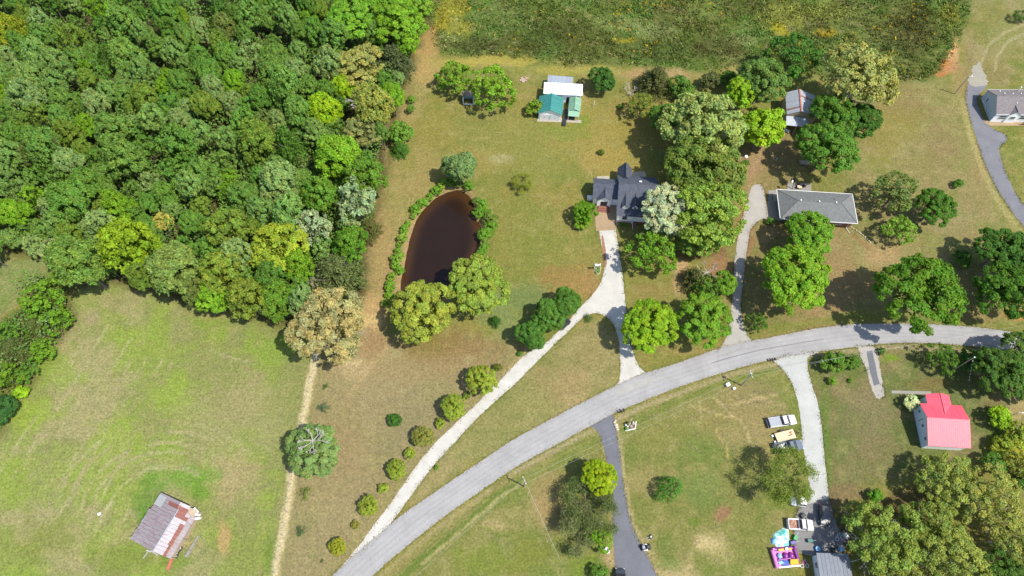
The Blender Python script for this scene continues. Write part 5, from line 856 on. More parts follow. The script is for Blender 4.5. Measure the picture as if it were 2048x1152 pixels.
# hay barn on the pasture
p = G(262, 1079, 2.5); B = thing('hay_barn', 'old hay barn with rust streaked tin sheets on the left pasture', 'barn', (p.x, p.y), math.radians(-22.5))
M['lav'] = metal_sheet('streaked_lavender_tin', seen(198, 188, 194), seen(168, 128, 120), lo=.46, hi=.66, rib=8, axis_='X', rough=.55); M['brighttin'] = metal_sheet('bright_streaked_tin', seen(218, 212, 218), seen(170, 120, 112), lo=.5, hi=.68, rib=8, axis_='X', rough=.5); M['redtin'] = metal_sheet('rusted_red_tin', seen(170, 100, 86), seen(204, 170, 164), lo=.52, hi=.74, rib=8, axis_='X', rough=.75); M['patch'] = metal_sheet('new_galvanised_sheet', seen(214, 216, 214), rib=6, axis_='X', rough=.4)
b = MB(); ring = [(.4, 0), (7.9, 0), (7.9, 2.3), (7.4, 2.62), (5.5, 3.75), (.4, 2.35)]; b.loft([[(u, .25, zz) for u, zz in ring], [(u, 8.6, zz) for u, zz in ring]]); b.build('wall', M['wood'], B); n = 14; w = 8.8 / n
def zW(u): return 2.45 + (u / 5.5) * 1.5
def zE(u): return 3.95 - (u - 5.5) / 2.4 * 1.1
def bsheet(u0, u1, zf, m, i, dz, nm='roof_sheet', ww=1.0): MB().slab([(u0, 0, zf(u0) + dz), (u1, 0, zf(u1) + dz), (u1, w * ww - .025, zf(u1) + dz), (u0, w * ww - .025, zf(u0) + dz)], .04).build(nm, m, B, loc=(rng.uniform(-.06, .06), i * w, 0))
for i in range(n):
    bsheet(-.3 + (.35 if i > 8 else 0), 2.9, zW, M['lav'], i, .02 + rng.uniform(0, .03)); bsheet(2.75, 5.5, zW, M['lav'] if i < 11 else M['redtin'] if i == 12 else M['lav'], i, .07 + rng.uniform(0, .03))
    if i < 12: bsheet(5.55, 6.9 if i > 2 else 7.1, zE, M['redtin'] if i in (11, 10) else M['brighttin'], i, .05 + rng.uniform(0, .03)); bsheet(6.85, 7.55, zE, M['redtin'] if i < 9 or rng.random() < .5 else M['brighttin'], i, .02 + rng.uniform(0, .03))
    else: bsheet(5.2, 6.9, zE, M['redtin'] if i == 12 else M['brighttin'], i, .06)
    if i < 12: MB().slab([(7.5, 0, 2.75), (8.35, 0, 2.45), (8.35, w - .02, 2.45), (7.5, w - .02, 2.75)], .04).build('lean_to_sheet', M['lav'], B, loc=(0, i * w, 0))
MB().slab([(.1, 6.6, zW(.1) + .16), (1.9, 6.6, zW(1.9) + .16), (1.9, 8.5, zW(1.9) + .16), (.1, 8.5, zW(.1) + .16)], .04).build('roof_patch', M['patch'], B); MB().tube((5.5, 0, 4.05), (5.5, 7.6, 4.05), .08, .08, 6).build('ridge_cap', M['oldtin'], B)
for u, v, a in ((8.2, 8.0, .2), (7.6, 8.6, -.3), (8.7, 7.5, .5)): MB().box((u, v, 2.2), (1.2, .35, .04), a).build('loose_sheet', M['whitemetal'], B)
for u, v in ((.45, .1), (4.0, .1), (7.85, .1), (8.25, 3.5), (8.25, 7.2)): MB().box((u, v, 1.2), (.16, .16, 2.4)).build('post', M['wood'], B)
# little shed in the shade of the feathery trees
p = G(926, 211); g = thing('small_shed', 'small open shed with dark inside under the two feathery trees', 'shed', (p.x, p.y), math.radians(-3)); mb = MB()
for c, dm in (((.1, 1.2, 1.0), (.1, 2.4, 2.0)), ((2.6, 1.2, 1.0), (.1, 2.4, 2.0)), ((1.35, 2.35, 1.0), (2.5, .1, 2.0))): mb.box(c, dm)
mb.build('wall', M['greysiding'], g); MB().slab([(-.2, 2.7, 2.3), (2.9, 2.7, 2.3), (2.9, .9, 2.6), (-.2, .9, 2.6)], .08).build('roof', plain('grey_felt', seen(176, 160, 148), .9), g); MB().box((1.35, .3, .2), (2.6, .1, .4)).build('front_board', M['trim'], g)
# ------------------------------------------------------------------ vehicles
def paint(name, col, rough=.3, metal=0.0):
    m, nt, bs = mat(name); v = objc(nt, off=True); c = mixc(nt, 1.0, col, mrange(nt, noise(nt, 2.5, 4, .6, vec=v), .3, .7, .92, 1.05), 'MULTIPLY'); nt.links.new(c, bs.inputs['Base Color'])
    bs.inputs['Roughness'].default_value = rough; bs.inputs['Metallic'].default_value = metal; bs.inputs['Coat Weight'].default_value = .5; bs.inputs['Coat Roughness'].default_value = .1; return m
M['whitecar'] = paint('white_car_paint', (.78, .78, .79)); M['darkcar'] = paint('dark_grey_car_paint', (.03, .035, .042), .3); M['silvercar'] = paint('slate_blue_car_paint', (.11, .14, .18), .3); M['lamp'] = plain('lamp_glass', (.75, .76, .75), .15); M['redlamp'] = plain('red_lamp_glass', (.4, .02, .02), .2); M['tonneau'] = plain('grey_bed_cover', (.27, .285, .32), .6, var=.12); M['bedliner'] = plain('dark_bed_liner', (.05, .05, .055), .8); M['rustbed'] = plain('rusty_truck_bed', (.30, .17, .13), .85, var=.35, sc=4)
def ring(x, hw, zb, zt, r=.12):
    return [(x, -hw + r, zb), (x, hw - r, zb), (x, hw, zb + r), (x, hw, zt - r), (x, hw - r, zt), (x, -hw + r, zt), (x, -hw, zt - r), (x, -hw, zb + r)]
def wheels(root, xs, hw, r=.38, w=.26):
    for x in xs:
        for s in (-1, 1):
            o = MB().tube((x, s * (hw - w), r), (x, s * hw, r), r, r, 16).build('wheel', M['rubber'], root); MB().tube((x, s * (hw - .03), r), (x, s * (hw + .015), r), r * .62, r * .55, 12).build('rim', M['pipe'], o)
def cabin(root, x0, x1, hw, z0, z1, fr, rr, body, names=('windscreen', 'rear_window')):
    """greenhouse: x0 rear, x1 front at the belt line; fr / rr how far the roof is set in"""
    A = [(x0, -hw, z0), (x1, -hw, z0), (x1, hw, z0), (x0, hw, z0)]; t = hw - .16; B = [(x0 + rr, -t, z1), (x1 - fr, -t, z1), (x1 - fr, t, z1), (x0 + rr, t, z1)]
    MB().loft([A, B]).build('cab', body, root)
    rf = MB(); k = .05; rf.loft([[(x0 + rr - k, -t - .02, z1 - .01), (x1 - fr + k, -t - .02, z1 - .01), (x1 - fr + k, t + .02, z1 - .01), (x0 + rr - k, t + .02, z1 - .01)], [(x0 + rr + k, -t + .1, z1 + .06), (x1 - fr - k, -t + .1, z1 + .06), (x1 - fr - k, t - .1, z1 + .06), (x0 + rr + k, t - .1, z1 + .06)]]); rf.build('roof', body, root)
    def pane(nm, a, b, c, d, e=.05, o=(0, 0, 0)):
        a, b, c, d = map(Vector, (a, b, c, d)); m = (a + b + c + d) / 4; q = [v.lerp(m, e) + Vector(o) for v in (a, b, c, d)]; mb = MB(); n = (b - a).cross(d - a).normalized() * .012; mb.add([v - n for v in q] + [v + n for v in q], [(0, 1, 2, 3), (7, 6, 5, 4), (0, 4, 5, 1), (1, 5, 6, 2), (2, 6, 7, 3), (3, 7, 4, 0)]); mb.build(nm, M['glass'], root)
    pane(names[0], A[1], A[2], B[2], B[1]); pane(names[1], A[3], A[0], B[0], B[3]); pane('side_window', A[0], A[1], B[1], B[0]); pane('side_window', A[2], A[3], B[3], B[2])
def lights(root, xf, xr, hw, z):
    for s in (-1, 1):
        MB().box((xf, s * (hw - .22), z), (.08, .32, .16)).build('headlight', M['lamp'], root); MB().box((xr, s * (hw - .12), z + .08), (.06, .2, .26)).build('tail_light', M['redlamp'], root)
def mirrors(root, x, hw, z):
    for s in (-1, 1): MB().box((x, s * (hw + .12), z), (.14, .24, .16)).build('mirror', M['blackmetal'], root)
def heading(a, b): return rot(G(*a), G(*b))
def pickup(rear, front, label, body, bedm, cover=None, load=None, crew=False):
    a, b = G(*rear, .6), G(*front, .6); c = (a + b) / 2; Ln = (b - a).length; k = Ln / 5.6; o = thing('pickup_truck', label, 'pickup truck', (c.x, c.y), rot(a, b)); o.scale = (k, max(k, .97), 1); hw = .98; xc = -.15 if not crew else -.5
    MB().loft([ring(xc - .15, hw, .42, 1.12), ring(1.35, hw, .42, 1.12), ring(2.3, hw - .02, .42, 1.06), ring(2.68, hw - .1, .45, .98), ring(2.8, hw - .28, .5, .85)]).build('body', body, o)
    bd = MB(); L0, L1 = -2.72, xc - .18; bd.box(((L0 + L1) / 2, hw - .09, .85), (L1 - L0, .18, .62)); bd.box(((L0 + L1) / 2, -hw + .09, .85), (L1 - L0, .18, .62)); bd.box((L1 - .05, 0, .85), (.1, 2 * hw - .3, .62)); bd.build('bed', body, o)
    MB().box(((L0 + L1) / 2, 0, .6), (L1 - L0, 2 * hw - .34, .12)).build('bed_floor', bedm, o); MB().box((L0 - .04, 0, .86), (.08, 2 * hw - .06, .62)).build('tailgate', body if cover is None else M['blackmetal'], o)
    if cover: MB().box(((L0 + L1) / 2 + .02, 0, 1.19), (L1 - L0 - .05, 2 * hw - .12, .05)).build('bed_cover', cover, o)
    cabin(o, xc - .12, 1.55, hw - .05, 1.1, 1.8, .85, .3, body); wheels(o, (-1.75, 1.85), hw); lights(o, 2.72, L0 - .06, hw, .8); mirrors(o, 1.2, hw, 1.15)
    MB().box((2.84, 0, .55), (.16, 1.8, .22)).build('bumper', M['pipe'], o); MB().box((L0 - .14, 0, .55), (.16, 1.8, .18)).build('bumper', M['pipe'], o); return o, (L0 + L1) / 2, L1 - L0
pickup((1536, 847), (1590, 839), 'white pickup truck with a grey cover over its bed beside the gravel drive', M['whitecar'], M['bedliner'], M['tonneau'])
tk, bx, bl = pickup((1549, 898), (1604, 889), 'dark slate pickup truck with junk in its bed beside the gravel drive', M['silvercar'], M['bedliner'])
J = [plain('scrap_pale', (.55, .56, .5), .7, var=.3), plain('scrap_green', (.16, .22, .10), .8, var=.3), plain('scrap_grey', (.3, .3, .3), .7)]
for k in range(16): MB().box((bx + rng.uniform(-.75, .75), rng.uniform(-.6, .6), .78 + rng.uniform(0, .25)), (rng.uniform(.2, .8), rng.uniform(.1, .35), rng.uniform(.06, .2)), rng.uniform(0, 3)).build('scrap', J[k % 3], tk)
tk, bx, bl = pickup((1575, 1048), (1625, 1051), 'white pickup truck with a rusty open bed on the shaded gravel yard', M['whitecar'], M['rustbed'])
for k in range(7): MB().box((bx + rng.uniform(-.8, .8), rng.uniform(-.6, .6), .72), (rng.uniform(.3, .9), rng.uniform(.06, .2), .1), rng.uniform(0, 3)).build('board', M['plank'] if k % 2 else M['rustbeam'], tk)
def wagon(rear, front, label, body, name='station_wagon', cat='car', h=1.72, L=4.7):
    a, b = G(*rear, .6), G(*front, .6); c = (a + b) / 2; k = (b - a).length / L; o = thing(name, label, cat, (c.x, c.y), rot(a, b)); o.scale = (k, 1, 1); hw = .92; e = L / 2
    MB().loft([ring(-e, hw - .14, .5, .9), ring(-e + .18, hw - .03, .4, 1.05), ring(-.8, hw, .36, 1.08), ring(.9, hw, .36, 1.06), ring(e - .45, hw - .03, .38, .96), ring(e - .08, hw - .14, .42, .84), ring(e, hw - .3, .48, .74)]).build('body', body, o)
    cabin(o, -e + .12, 1.05, hw - .05, 1.05, h, .95, .4, body); wheels(o, (-e + .95, e - .95), hw, .34, .22); lights(o, e - .04, -e, hw, .72); mirrors(o, .75, hw, 1.1); MB().box((e - .02, 0, .5), (.12, 1.4, .18)).build('bumper', body, o)
    for s in (-1, 1): MB().box((-.5, s * (hw - .26), h + .1), (1.9, .04, .05)).build('roof_rail', M['blackmetal'], o)
    return o
wagon((1646, 1009), (1650, 1052), 'dark station wagon parked across the shaded end of the gravel drive', M['darkcar'])
wagon((1612, 1004), (1582, 1001), 'white car mostly hidden below the thin sparse tree', M['whitecar'], 'parked_car')
wagon((1240, 1175), (1240, 1137), 'dark car with a reflective roof on the blacktop drive at the bottom edge', M['darkcar'], 'parked_car')
wagon((1322, 432), (1284, 431), 'pale blue car glimpsed under the white blossom tree', paint('pale_blue_car_paint', (.5, .56, .62)), 'parked_car')
wagon((1118, 655), (1137, 638), 'dark car peeking out below the round evergreens beside the gravel drive', M['darkcar'], 'parked_car')
# utility trailer
a, b = G(1549, 878), G(1588, 868); c = (a + b) / 2; o = thing('utility_trailer', 'flat utility trailer with a plywood deck between the two pickups', 'trailer', (c.x, c.y), rot(a, b)); n = 9
me = MB().box((0, 0, .62), (3.8 / n - .015, 1.75, .06)).mesh('deck_board', M['plank'])
for i in range(n): link('deck_board', me, o, loc=(-1.9 + 3.8 / n * (i + .5), 0, rng.uniform(0, .012)))
f = MB(); f.box((0, .9, .58), (3.9, .07, .14)); f.box((0, -.9, .58), (3.9, .07, .14)); f.box((1.92, 0, .58), (.07, 1.8, .14)); f.box((-1.92, 0, .58), (.07, 1.8, .14)); f.build('frame', M['blackmetal'], o); f = MB(); f.tube((1.9, .5, .55), (2.9, 0, .5), .05, .05, 6); f.tube((1.9, -.5, .55), (2.9, 0, .5), .05, .05, 6); f.tube((2.8, 0, .5), (2.8, 0, 0), .04, .04, 6); f.build('tongue', M['blackmetal'], o)
for s in (-1, 1):
    q = MB().tube((-.2, s * .98, .32), (-.2, s * 1.18, .32), .32, .32, 14).build('wheel', M['rubber'], o); MB().tube((-.2, s * 1.17, .32), (-.2, s * 1.2, .32), .18, .16, 10).build('rim', M['pipe'], q); MB().box((-.2, s * 1.08, .68), (.9, .26, .05)).build('fender', M['blackmetal'], o); MB().box((-2.2, s * .6, .3), (.5, .4, .06), .1).build('ramp', M['pipe'], o)
MB().box((1.2, .35, .68), (.5, .3, .06), .3).build('loose_board', M['rustbeam'], o); MB().box((1.0, -.1, .68), (.9, .12, .05), .25).build('loose_board', M['blackmetal'], o)

# ------------------------------------------------------------------ poles and wires
M['pole'] = plain('weathered_pole_wood', (.33, .29, .24), .9, var=.2, sc=3); M['wire'] = plain('power_wire', (.40, .40, .38), .5)
def pole(px, py, h, label, arm=True, can=True, az=0.0, r=.14, lamp=False):
    p = G(px, py); o = thing('utility_pole', label, 'utility pole', (p.x, p.y), az); MB().tube((0, 0, -.2), (0, 0, h), r, r * .7, 10).build('pole', M['pole'], o)
    if arm:
        MB().box((0, .12, h - .35), (1.5, .1, .12)).build('crossarm', M['pole'], o)
        for u in (-.65, 0, .65): MB().tube((u, .12, h - .28), (u, .12, h - .05), .05, .07, 8).build('insulator', M['trim'], o)
    if can: MB().tube((.28, 0, h - 1.25), (.28, 0, h - .6), .17, .17, 12).build('transformer', M['trim'], o)
    if lamp:
        MB().tube((0, 0, h - .2), (.7, 0, h + .05), .04, .04, 6).build('lamp_arm', M['pipe'], o); MB().ball((.75, 0, h), .2, 10, 6, (1, .7, .5)).build('lamp_head', M['trim'], o)
    return Vector((p.x, p.y, h))
t1 = pole(1483, 771, 6.9, 'utility pole with a white transformer on the verge south of the road', True, True, math.radians(100)); t2 = pole(1909, 188, 6.1, 'utility pole beside the white gravel patch left of the east house', False, False, 0, lamp=True)
t3 = pole(1049, 973, 6.1, 'utility pole on the verge at the bottom middle', True, False, math.radians(115)); t4 = pole(2008, 838, 4.3, 'short lamp pole inside the lime bush right of the red roof', False, False, 0, .09, True)
t5 = pole(1903, 742, 7.6, 'brown pole with white cap in front of the dark brush south of the road', False, False, 0, .12); o = bpy.data.objects['utility_pole.004']; MB().ball((0, 0, 7.65), .16, 8, 6).build('cap', M['trim'], o)
q = G(1937, 766); gw = MB(); gw.tube((0, 0, 7.3), Vector((q.x, q.y, 0)) - Vector((t5.x, t5.y, 0)), .015, .015, 5, False); gw.build('guy_wire', M['wire'], o)
for k in range(7):
    A = Vector((0, 0, 7.3)).lerp(Vector((q.x - t5.x, q.y - t5.y, 0)), .1 + k * .125); Bq = Vector((0, 0, 7.3)).lerp(Vector((q.x - t5.x, q.y - t5.y, 0)), .15 + k * .125); MB().tube(A, Bq, .045, .045, 6).build('guy_guard', M['trim'], o)
def wire(a, b, label, sag=.5, r=.011, off=0.0):
    n = 14; pts = []
    for i in range(n + 1):
        t = i / n; p = a.lerp(b, t); p.z -= sag * 4 * t * (1 - t); pts.append(tuple(p))
    w = MB()
    for u, v in zip(pts[:-1], pts[1:]): w.tube(u, v, r, r, 5, False)
    tag(w.build('power_line', M['wire']), label, 'power line')
te = pole(2140, 655, 6.9, 'utility pole just past the right edge of the photo by the road', True, False, math.radians(100)) + Vector((0, .3, -.1))
wire(t3 + Vector((.3, .5, -.1)), t1 + Vector((.1, .5, -.1)), 'upper wire between the two poles along the south verge'); wire(t3 + Vector((.3, -.4, -.5)), t1 + Vector((.1, -.4, -.5)), 'lower wire between the two poles along the south verge', .7)
wire(t1 + Vector((.1, .3, -.1)), te, 'wire crossing the road toward the right edge of the photo', .5); wire(t1 + Vector((.1, -.3, -.5)), G(1690, 713, 6.0), 'short wire running right from the transformer pole above the shrubs', .2); wire(t3 + Vector((0, .4, -.1)), G(800, 1180, 6.0), 'wire leaving the bottom middle pole toward the lower left', .3); wire(t3 + Vector((0, 0, -.6)), G(1125, 1130, 3.0), 'slack service wire dropping from the bottom middle pole to the south', .6, .018)


# ------------------------------------------------------------------ fence along the worn strip
FP = smooth(WORN, 1); Wp = [G(*p) for p in FP]; p0 = Wp[0]; F = thing('wire_fence', 'thin wire fence on the worn tan strip between the pasture and the brown lawn', 'fence', (p0.x, p0.y)); acc = 0; posts = []
me = MB().tube((0, 0, -.1), (0, 0, 1.15), .055, .05, 6).mesh('post', M['pole']); last = -9
for a, b in zip(Wp[:-1], Wp[1:]):
    n = max(1, int((b - a).length / 2.6))
    for i in range(n): q = a.lerp(b, i / n); posts.append(q - p0)
for q in posts: link('post', me, F, loc=tuple(q))
for z in (.45, .8, 1.08):
    w = MB()
    for a, b in zip(posts[:-1], posts[1:]): w.tube(a + Vector((0, 0, z)), b + Vector((0, 0, z)), .006, .006, 4, False)
    w.build('wire', M['wire'], F)

# ------------------------------------------------------------------ things in the yards
def solid(name, col, rough=.5): return plain(name, col, rough, var=.08)
PINK, PURP, ORANGE, BLUE, TEALC, WHITEV, SKYB = solid('pink_vinyl', (.62, .16, .42), .35), solid('purple_vinyl', (.20, .035, .22), .35), solid('orange_vinyl', (.75, .34, .03), .35), solid('deep_blue_vinyl', (.02, .06, .30), .35), solid('teal_vinyl', (.10, .55, .45), .4), solid('white_vinyl', (.8, .82, .8), .4), solid('sky_blue_vinyl', (.18, .40, .66), .4)
a, b = G(1556, 1137), G(1599, 1133); o = thing('bouncy_castle', 'pink and purple inflatable bouncy castle with an orange slide on the lower lawn', 'inflatable', (a.x, a.y), rot(a, b)); Lx, Ly = (b - a).length, 3.1
MB().box((Lx / 2 - .2, Ly / 2, .12), (Lx + .2, Ly, .24)).build('base', PINK, o); MB().box((Lx / 2, .12, .3), (Lx, .24, .55)).build('front_wall', WHITEV, o)
w = MB(); w.tube((-.25, .1, .45), (-.45, Ly, .6), .34, .34, 12); w.build('side_wall', PINK, o); w = MB(); w.tube((-.3, Ly, .55), (Lx - .3, Ly + .05, .55), .30, .30, 12); w.build('back_wall', PURP, o); w = MB(); w.tube((Lx - .1, .9, .5), (Lx - .35, Ly, .55), .24, .24, 12); w.build('side_wall', PURP, o)
for u, v, z, r, m in ((.65, 2.0, .45, .42, SKYB), (1.75, 1.95, .5, .45, PURP), (2.75, 1.9, .5, .45, PURP), (1.2, 1.25, .35, .3, BLUE)): MB().ball((u, v, z), r, 14, 8, (1, 1.25, .7)).build('bumper_ball', m, o)
w = MB(); w.tube((.15, 1.35, .4), (3.2, 1.5, .4), .2, .2, 10); w.build('divider', PURP, o); MB().box((1.5, .75, .3), (1.6, .8, .15)).build('splash_floor', BLUE, o); MB().box((.7, .9, .34), (1.0, .5, .12), .2).build('splash_mat', SKYB, o)
w = MB(); w.slab([(2.2, .35, .5), (3.6, .35, .5), (3.6, 1.2, 1.0), (2.2, 1.2, 1.0)], .3); w.build('slide', ORANGE, o); MB().box((1.0, Ly - .2, .95), (1.0, .4, .3)).build('arch_block', ORANGE, o); MB().box((2.0, Ly - .1, .95), (.5, .4, .4)).build('arch_block', WHITEV, o); MB().box((2.6, Ly - .2, .95), (.5, .4, .3)).build('arch_block', ORANGE, o)
for u in (-.35, Lx - .3): MB().tube((u, Ly, .1), (u, Ly, 1.3), .26, .22, 12).build('pillar', PINK if u < 0 else PURP, o)
# collapsed teal and white inflatable
p = G(1563, 1080); o = thing('collapsed_inflatable', 'collapsed white and teal inflatable heap above the bouncy castle', 'inflatable', (p.x, p.y)); rr = random.Random(5); ol = [(G(1480 + x / 6, 960 + y / 6) - p) for x, y in ((395, 650), (460, 610), (530, 570), (580, 590), (590, 680), (592, 760), (590, 810), (500, 825), (430, 815), (410, 740))]
def heap(name, pts, mt, h, seed, par):
    rr = np.random.default_rng(seed); cx = sum(q.x for q in pts) / len(pts); cy = sum(q.y for q in pts) / len(pts); P = ragged([Vector((q.x, q.y, 0)) for q in pts], .2, .25, seed); n = len(P); vs = []; K = 9
    for k in range(K + 1):
        t = 1 - k / K
        for q in P:
            x, y = cx + (q.x - cx) * t, cy + (q.y - cy) * t; z = h * (1 - t ** 2.5) * (.35 + 1.1 * float(fbm(np.array(x), np.array(y), 1.3, seed, 3))) + .02; vs.append((x, y, z))
    mb = MB(); mb.add(vs, [(k * n + i, k * n + (i + 1) % n, (k + 1) * n + (i + 1) % n, (k + 1) * n + i) for k in range(K) for i in range(n)], True); return mb.build(name, mt, par)
m, nt, bs = mat('white_teal_vinyl'); tc = N(nt, 'TexCoord').outputs['Object']; nt.links.new(mixc(nt, ramp(nt, noise(nt, .9, 4, .6, vec=tc), .48, .53), (.8, .82, .78), (.16, .62, .52)), bs.inputs['Base Color']); bs.inputs['Roughness'].default_value = .4
heap('crumpled_sheet', ol, m, .9, 6, o); heap('crumpled_blue_part', [(G(1480 + x / 6, 960 + y / 6) - p) for x, y in ((365, 715), (395, 690), (430, 700), (430, 770), (385, 775))], SKYB, .6, 8, o); heap('crumpled_purple_part', [(G(1480 + x / 6, 960 + y / 6) - p) for x, y in ((430, 815), (590, 800), (592, 830), (450, 838))], solid('dark_purple_vinyl', (.07, .04, .14)), .5, 9, o)
def bike(px, py, az, label, m, r=.33, L=1.05, name='bicycle', lie=False):
    p = G(px, py); o = thing(name, label, 'bicycle' if name == 'bicycle' else 'tricycle', (p.x, p.y), az)
    for u in (0, L):
        w = MB(); n = 14; ax = (lambda t: (u + r * math.cos(t), r * math.sin(t), .08)) if lie else (lambda t: (u + r * math.cos(t), 0, r + r * math.sin(t)))
        for i in range(n): w.tube(ax(2 * math.pi * i / n), ax(2 * math.pi * (i + 1) / n), .045, .045, 5, False)
        w.build('wheel', M['trim'] if name != 'bicycle' or lie else M['rubber'], o)
    f = MB(); z = (lambda v: (v[0], v[1], .1)) if lie else (lambda v: (v[0], 0, v[1]))
    for a, b in (((0, r), (L * .4, .3)), ((L * .4, .3), (L * .85, .78)), ((L * .35, .8), (L * .85, .78)), ((L * .35, .85), (L * .4, .3)), ((L, r), (L * .82, .95)), ((0, r), (L * .36, .7))): f.tube(z(a), z(b), .035, .035, 6)
    f.build('frame', m, o); h = MB(); h.box((L * .8, 0 if not lie else .95, .95 if not lie else .1), (.06, .5, .05)); h.build('handlebar', M['pipe'], o); h = MB(); h.box((L * .34, 0 if not lie else .85, .88 if not lie else .12), (.26, .14, .07)); h.build('saddle', M['blackmetal'], o); return o
bike(1674, 1078, .25, 'bicycle with pale wheels lying by the oaks right of the gravel yard', solid('pale_bike', (.5, .55, .6)), lie=True); bike(1679, 1066, -.5, 'upright bicycle nearest the oaks right of the gravel yard', solid('blue_bike', (.25, .35, .5))); bike(1687, 1086, 1.1, 'pink child bicycle in front of the oaks right of the gravel yard', PINK, .26, .8)
bike(1604, 1132, .05, 'pink ride-on toy beside the bouncy castle', PINK, .3, .9, 'ride_on_toy', True)
def drum(px, py, r, h, m, nm, label, cat, lid=None):
    p = G(px, py); o = thing(nm, label, cat, (p.x, p.y)); w = MB(); w.tube((0, 0, 0), (0, 0, h), r, r * .97, 14); w.build('shell', m, o)
    for z in (.3, .65): MB().tube((0, 0, h * z), (0, 0, h * z + .04), r * 1.03, r * 1.03, 14).build('hoop', m, o)
    MB().tube((0, 0, h), (0, 0, h + .04), r * .9, r * .85, 14).build('lid', lid or m, o); return o
drum(1634, 1098, .5, .5, BLUE, 'paddling_pool', 'round blue tub north of the dark grey roof', 'tub', SKYB); drum(1680, 1099, .38, .9, SKYB, 'blue_drum', 'blue drum at the foot of the oaks right of the grey roof', 'drum'); drum(1664, 1100, .35, .7, M['blackmetal'], 'trash_can', 'dark trash can beside the grey roof under the oaks', 'trash can')
def grill(px, py, label, m, az=0.0):
    p = G(px, py); o = thing('garden_cart', label, 'cart', (p.x, p.y), az); MB().box((0, 0, .55), (1.0, .6, .35), 0, .85).build('tray', m, o)
    for u, v in ((-.35, .25), (.35, .25), (-.35, -.25), (.35, -.25)): MB().tube((u, v, 0), (u, v, .4), .04, .04, 6).build('leg', M['blackmetal'], o)
    MB().tube((.5, 0, .7), (1.0, 0, .85), .03, .03, 6).build('handle', M['pipe'], o)
DG = solid('dark_green_plastic', (.03, .14, .12)); grill(1618, 1082, 'dark green garden cart in the middle of the gravel yard', DG); grill(1589, 1076, 'green toy cart between the inflatable heap and the gravel yard', solid('bright_green', (.05, .3, .10)), 1.0); grill(1584, 1086, 'purple toy cart right of the collapsed inflatable', solid('violet', (.12, .09, .3)), .2); grill(1604, 1032, 'dark cart above the white pickup on the gravel yard', M['blackmetal'], .6); grill(1690, 1072, 'pale plastic cart beside the bicycles under the oaks', M['trim'], 2.0)
# mower and toys on the blacktop edge
def mower(px, py, az, label):
    p = G(px, py); o = thing('riding_mower', label, 'mower', (p.x, p.y), az); MB().loft([ring(-.7, .42, .3, .6, .08), ring(.2, .42, .3, .6, .08), ring(.25, .3, .35, .85, .08), ring(.95, .26, .38, .75, .1)]).build('body', M['blackmetal'], o); MB().box((-.35, 0, .72), (.45, .5, .14)).build('seat', M['tonneau'], o); MB().box((-.58, 0, .95), (.1, .5, .4)).build('backrest', M['tonneau'], o); MB().tube((.2, 0, .85), (.05, 0, 1.0), .2, .2, 12).build('steering_wheel', M['blackmetal'], o); MB().box((.1, 0, .18), (.9, 1.1, .14)).build('mower_deck', M['trim'], o); wheels(o, (-.5, .7), .52, .26, .2)
mower(1290, 1095, math.radians(5), 'black riding mower at the edge of the blacktop drive'); p = G(1301, 1074); o = thing('push_mower', 'small white and black push mower on the grass above the riding mower', 'mower', (p.x, p.y), .6); MB().box((0, 0, .25), (.6, .5, .2), 0, .8).build('deck', M['blackmetal'], o); MB().ball((0, 0, .42), .18, 8, 5).build('engine', M['trim'], o); MB().path([(-.25, .2, .3), (-1.0, .2, .95), (-1.0, -.2, .95), (-.25, -.2, .3)], .025).build('handle', M['pipe'], o); wheels(o, (-.22, .22), .34, .13, .08)
p = G(1213, 1102); o = thing('birdbath', 'white and grey stone basin on the worn grass left of the blacktop drive', 'basin', (p.x, p.y)); MB().tube((0, 0, 0), (0, 0, .6), .2, .13, 10).build('pedestal', M['trim'], o); MB().tube((0, 0, .6), (0, 0, .75), .2, .55, 14).build('bowl', M['trim'], o); MB().box((-.75, .5, .3), (.7, .6, .6), .4).build('side_block', M['greycrete'], o)
# boxes at the foot of the transformer pole
for px, py, s, l in ((1454.5, 771, .75, 'larger pale utility box left of the transformer pole'), (1467.5, 778, .5, 'smaller white utility box left of the transformer pole')):
    p = G(px, py); o = thing('utility_box', l, 'utility box', (p.x, p.y), .4); MB().box((0, 0, s * .45), (s, s * .8, s * .9)).build('cabinet', solid('pale_green_cabinet', (.55, .62, .56)), o); MB().box((0, 0, s * .93), (s * 1.06, s * .86, s * .08)).build('lid', M['trim'], o)
# mailboxes
def mailbox(px, py, az, label, two=False):
    p = G(px, py); o = thing('mailbox', label, 'mailbox', (p.x, p.y), az)
    for k in ((0, .55) if two else (0,)):
        MB().box((k, 0, .5), (.1, .1, 1.0)).build('post', M['pole'], o); b = MB(); b.box((k, 0, 1.1), (.26, .55, .2)); b.tube((k, -.275, 1.2), (k, .275, 1.2), .13, .13, 12); b.build('box', M['blackmetal'], o); MB().box((k + .15, .1, 1.25), (.02, .05, .2)).build('flag', M['redlamp'], o)
mailbox(1241, 826, .5, 'pair of dark mailboxes beside the blacktop drive mouth', True); mailbox(1541, 723, .2, 'dark mailbox left of the mouth of the white gravel drive', True)
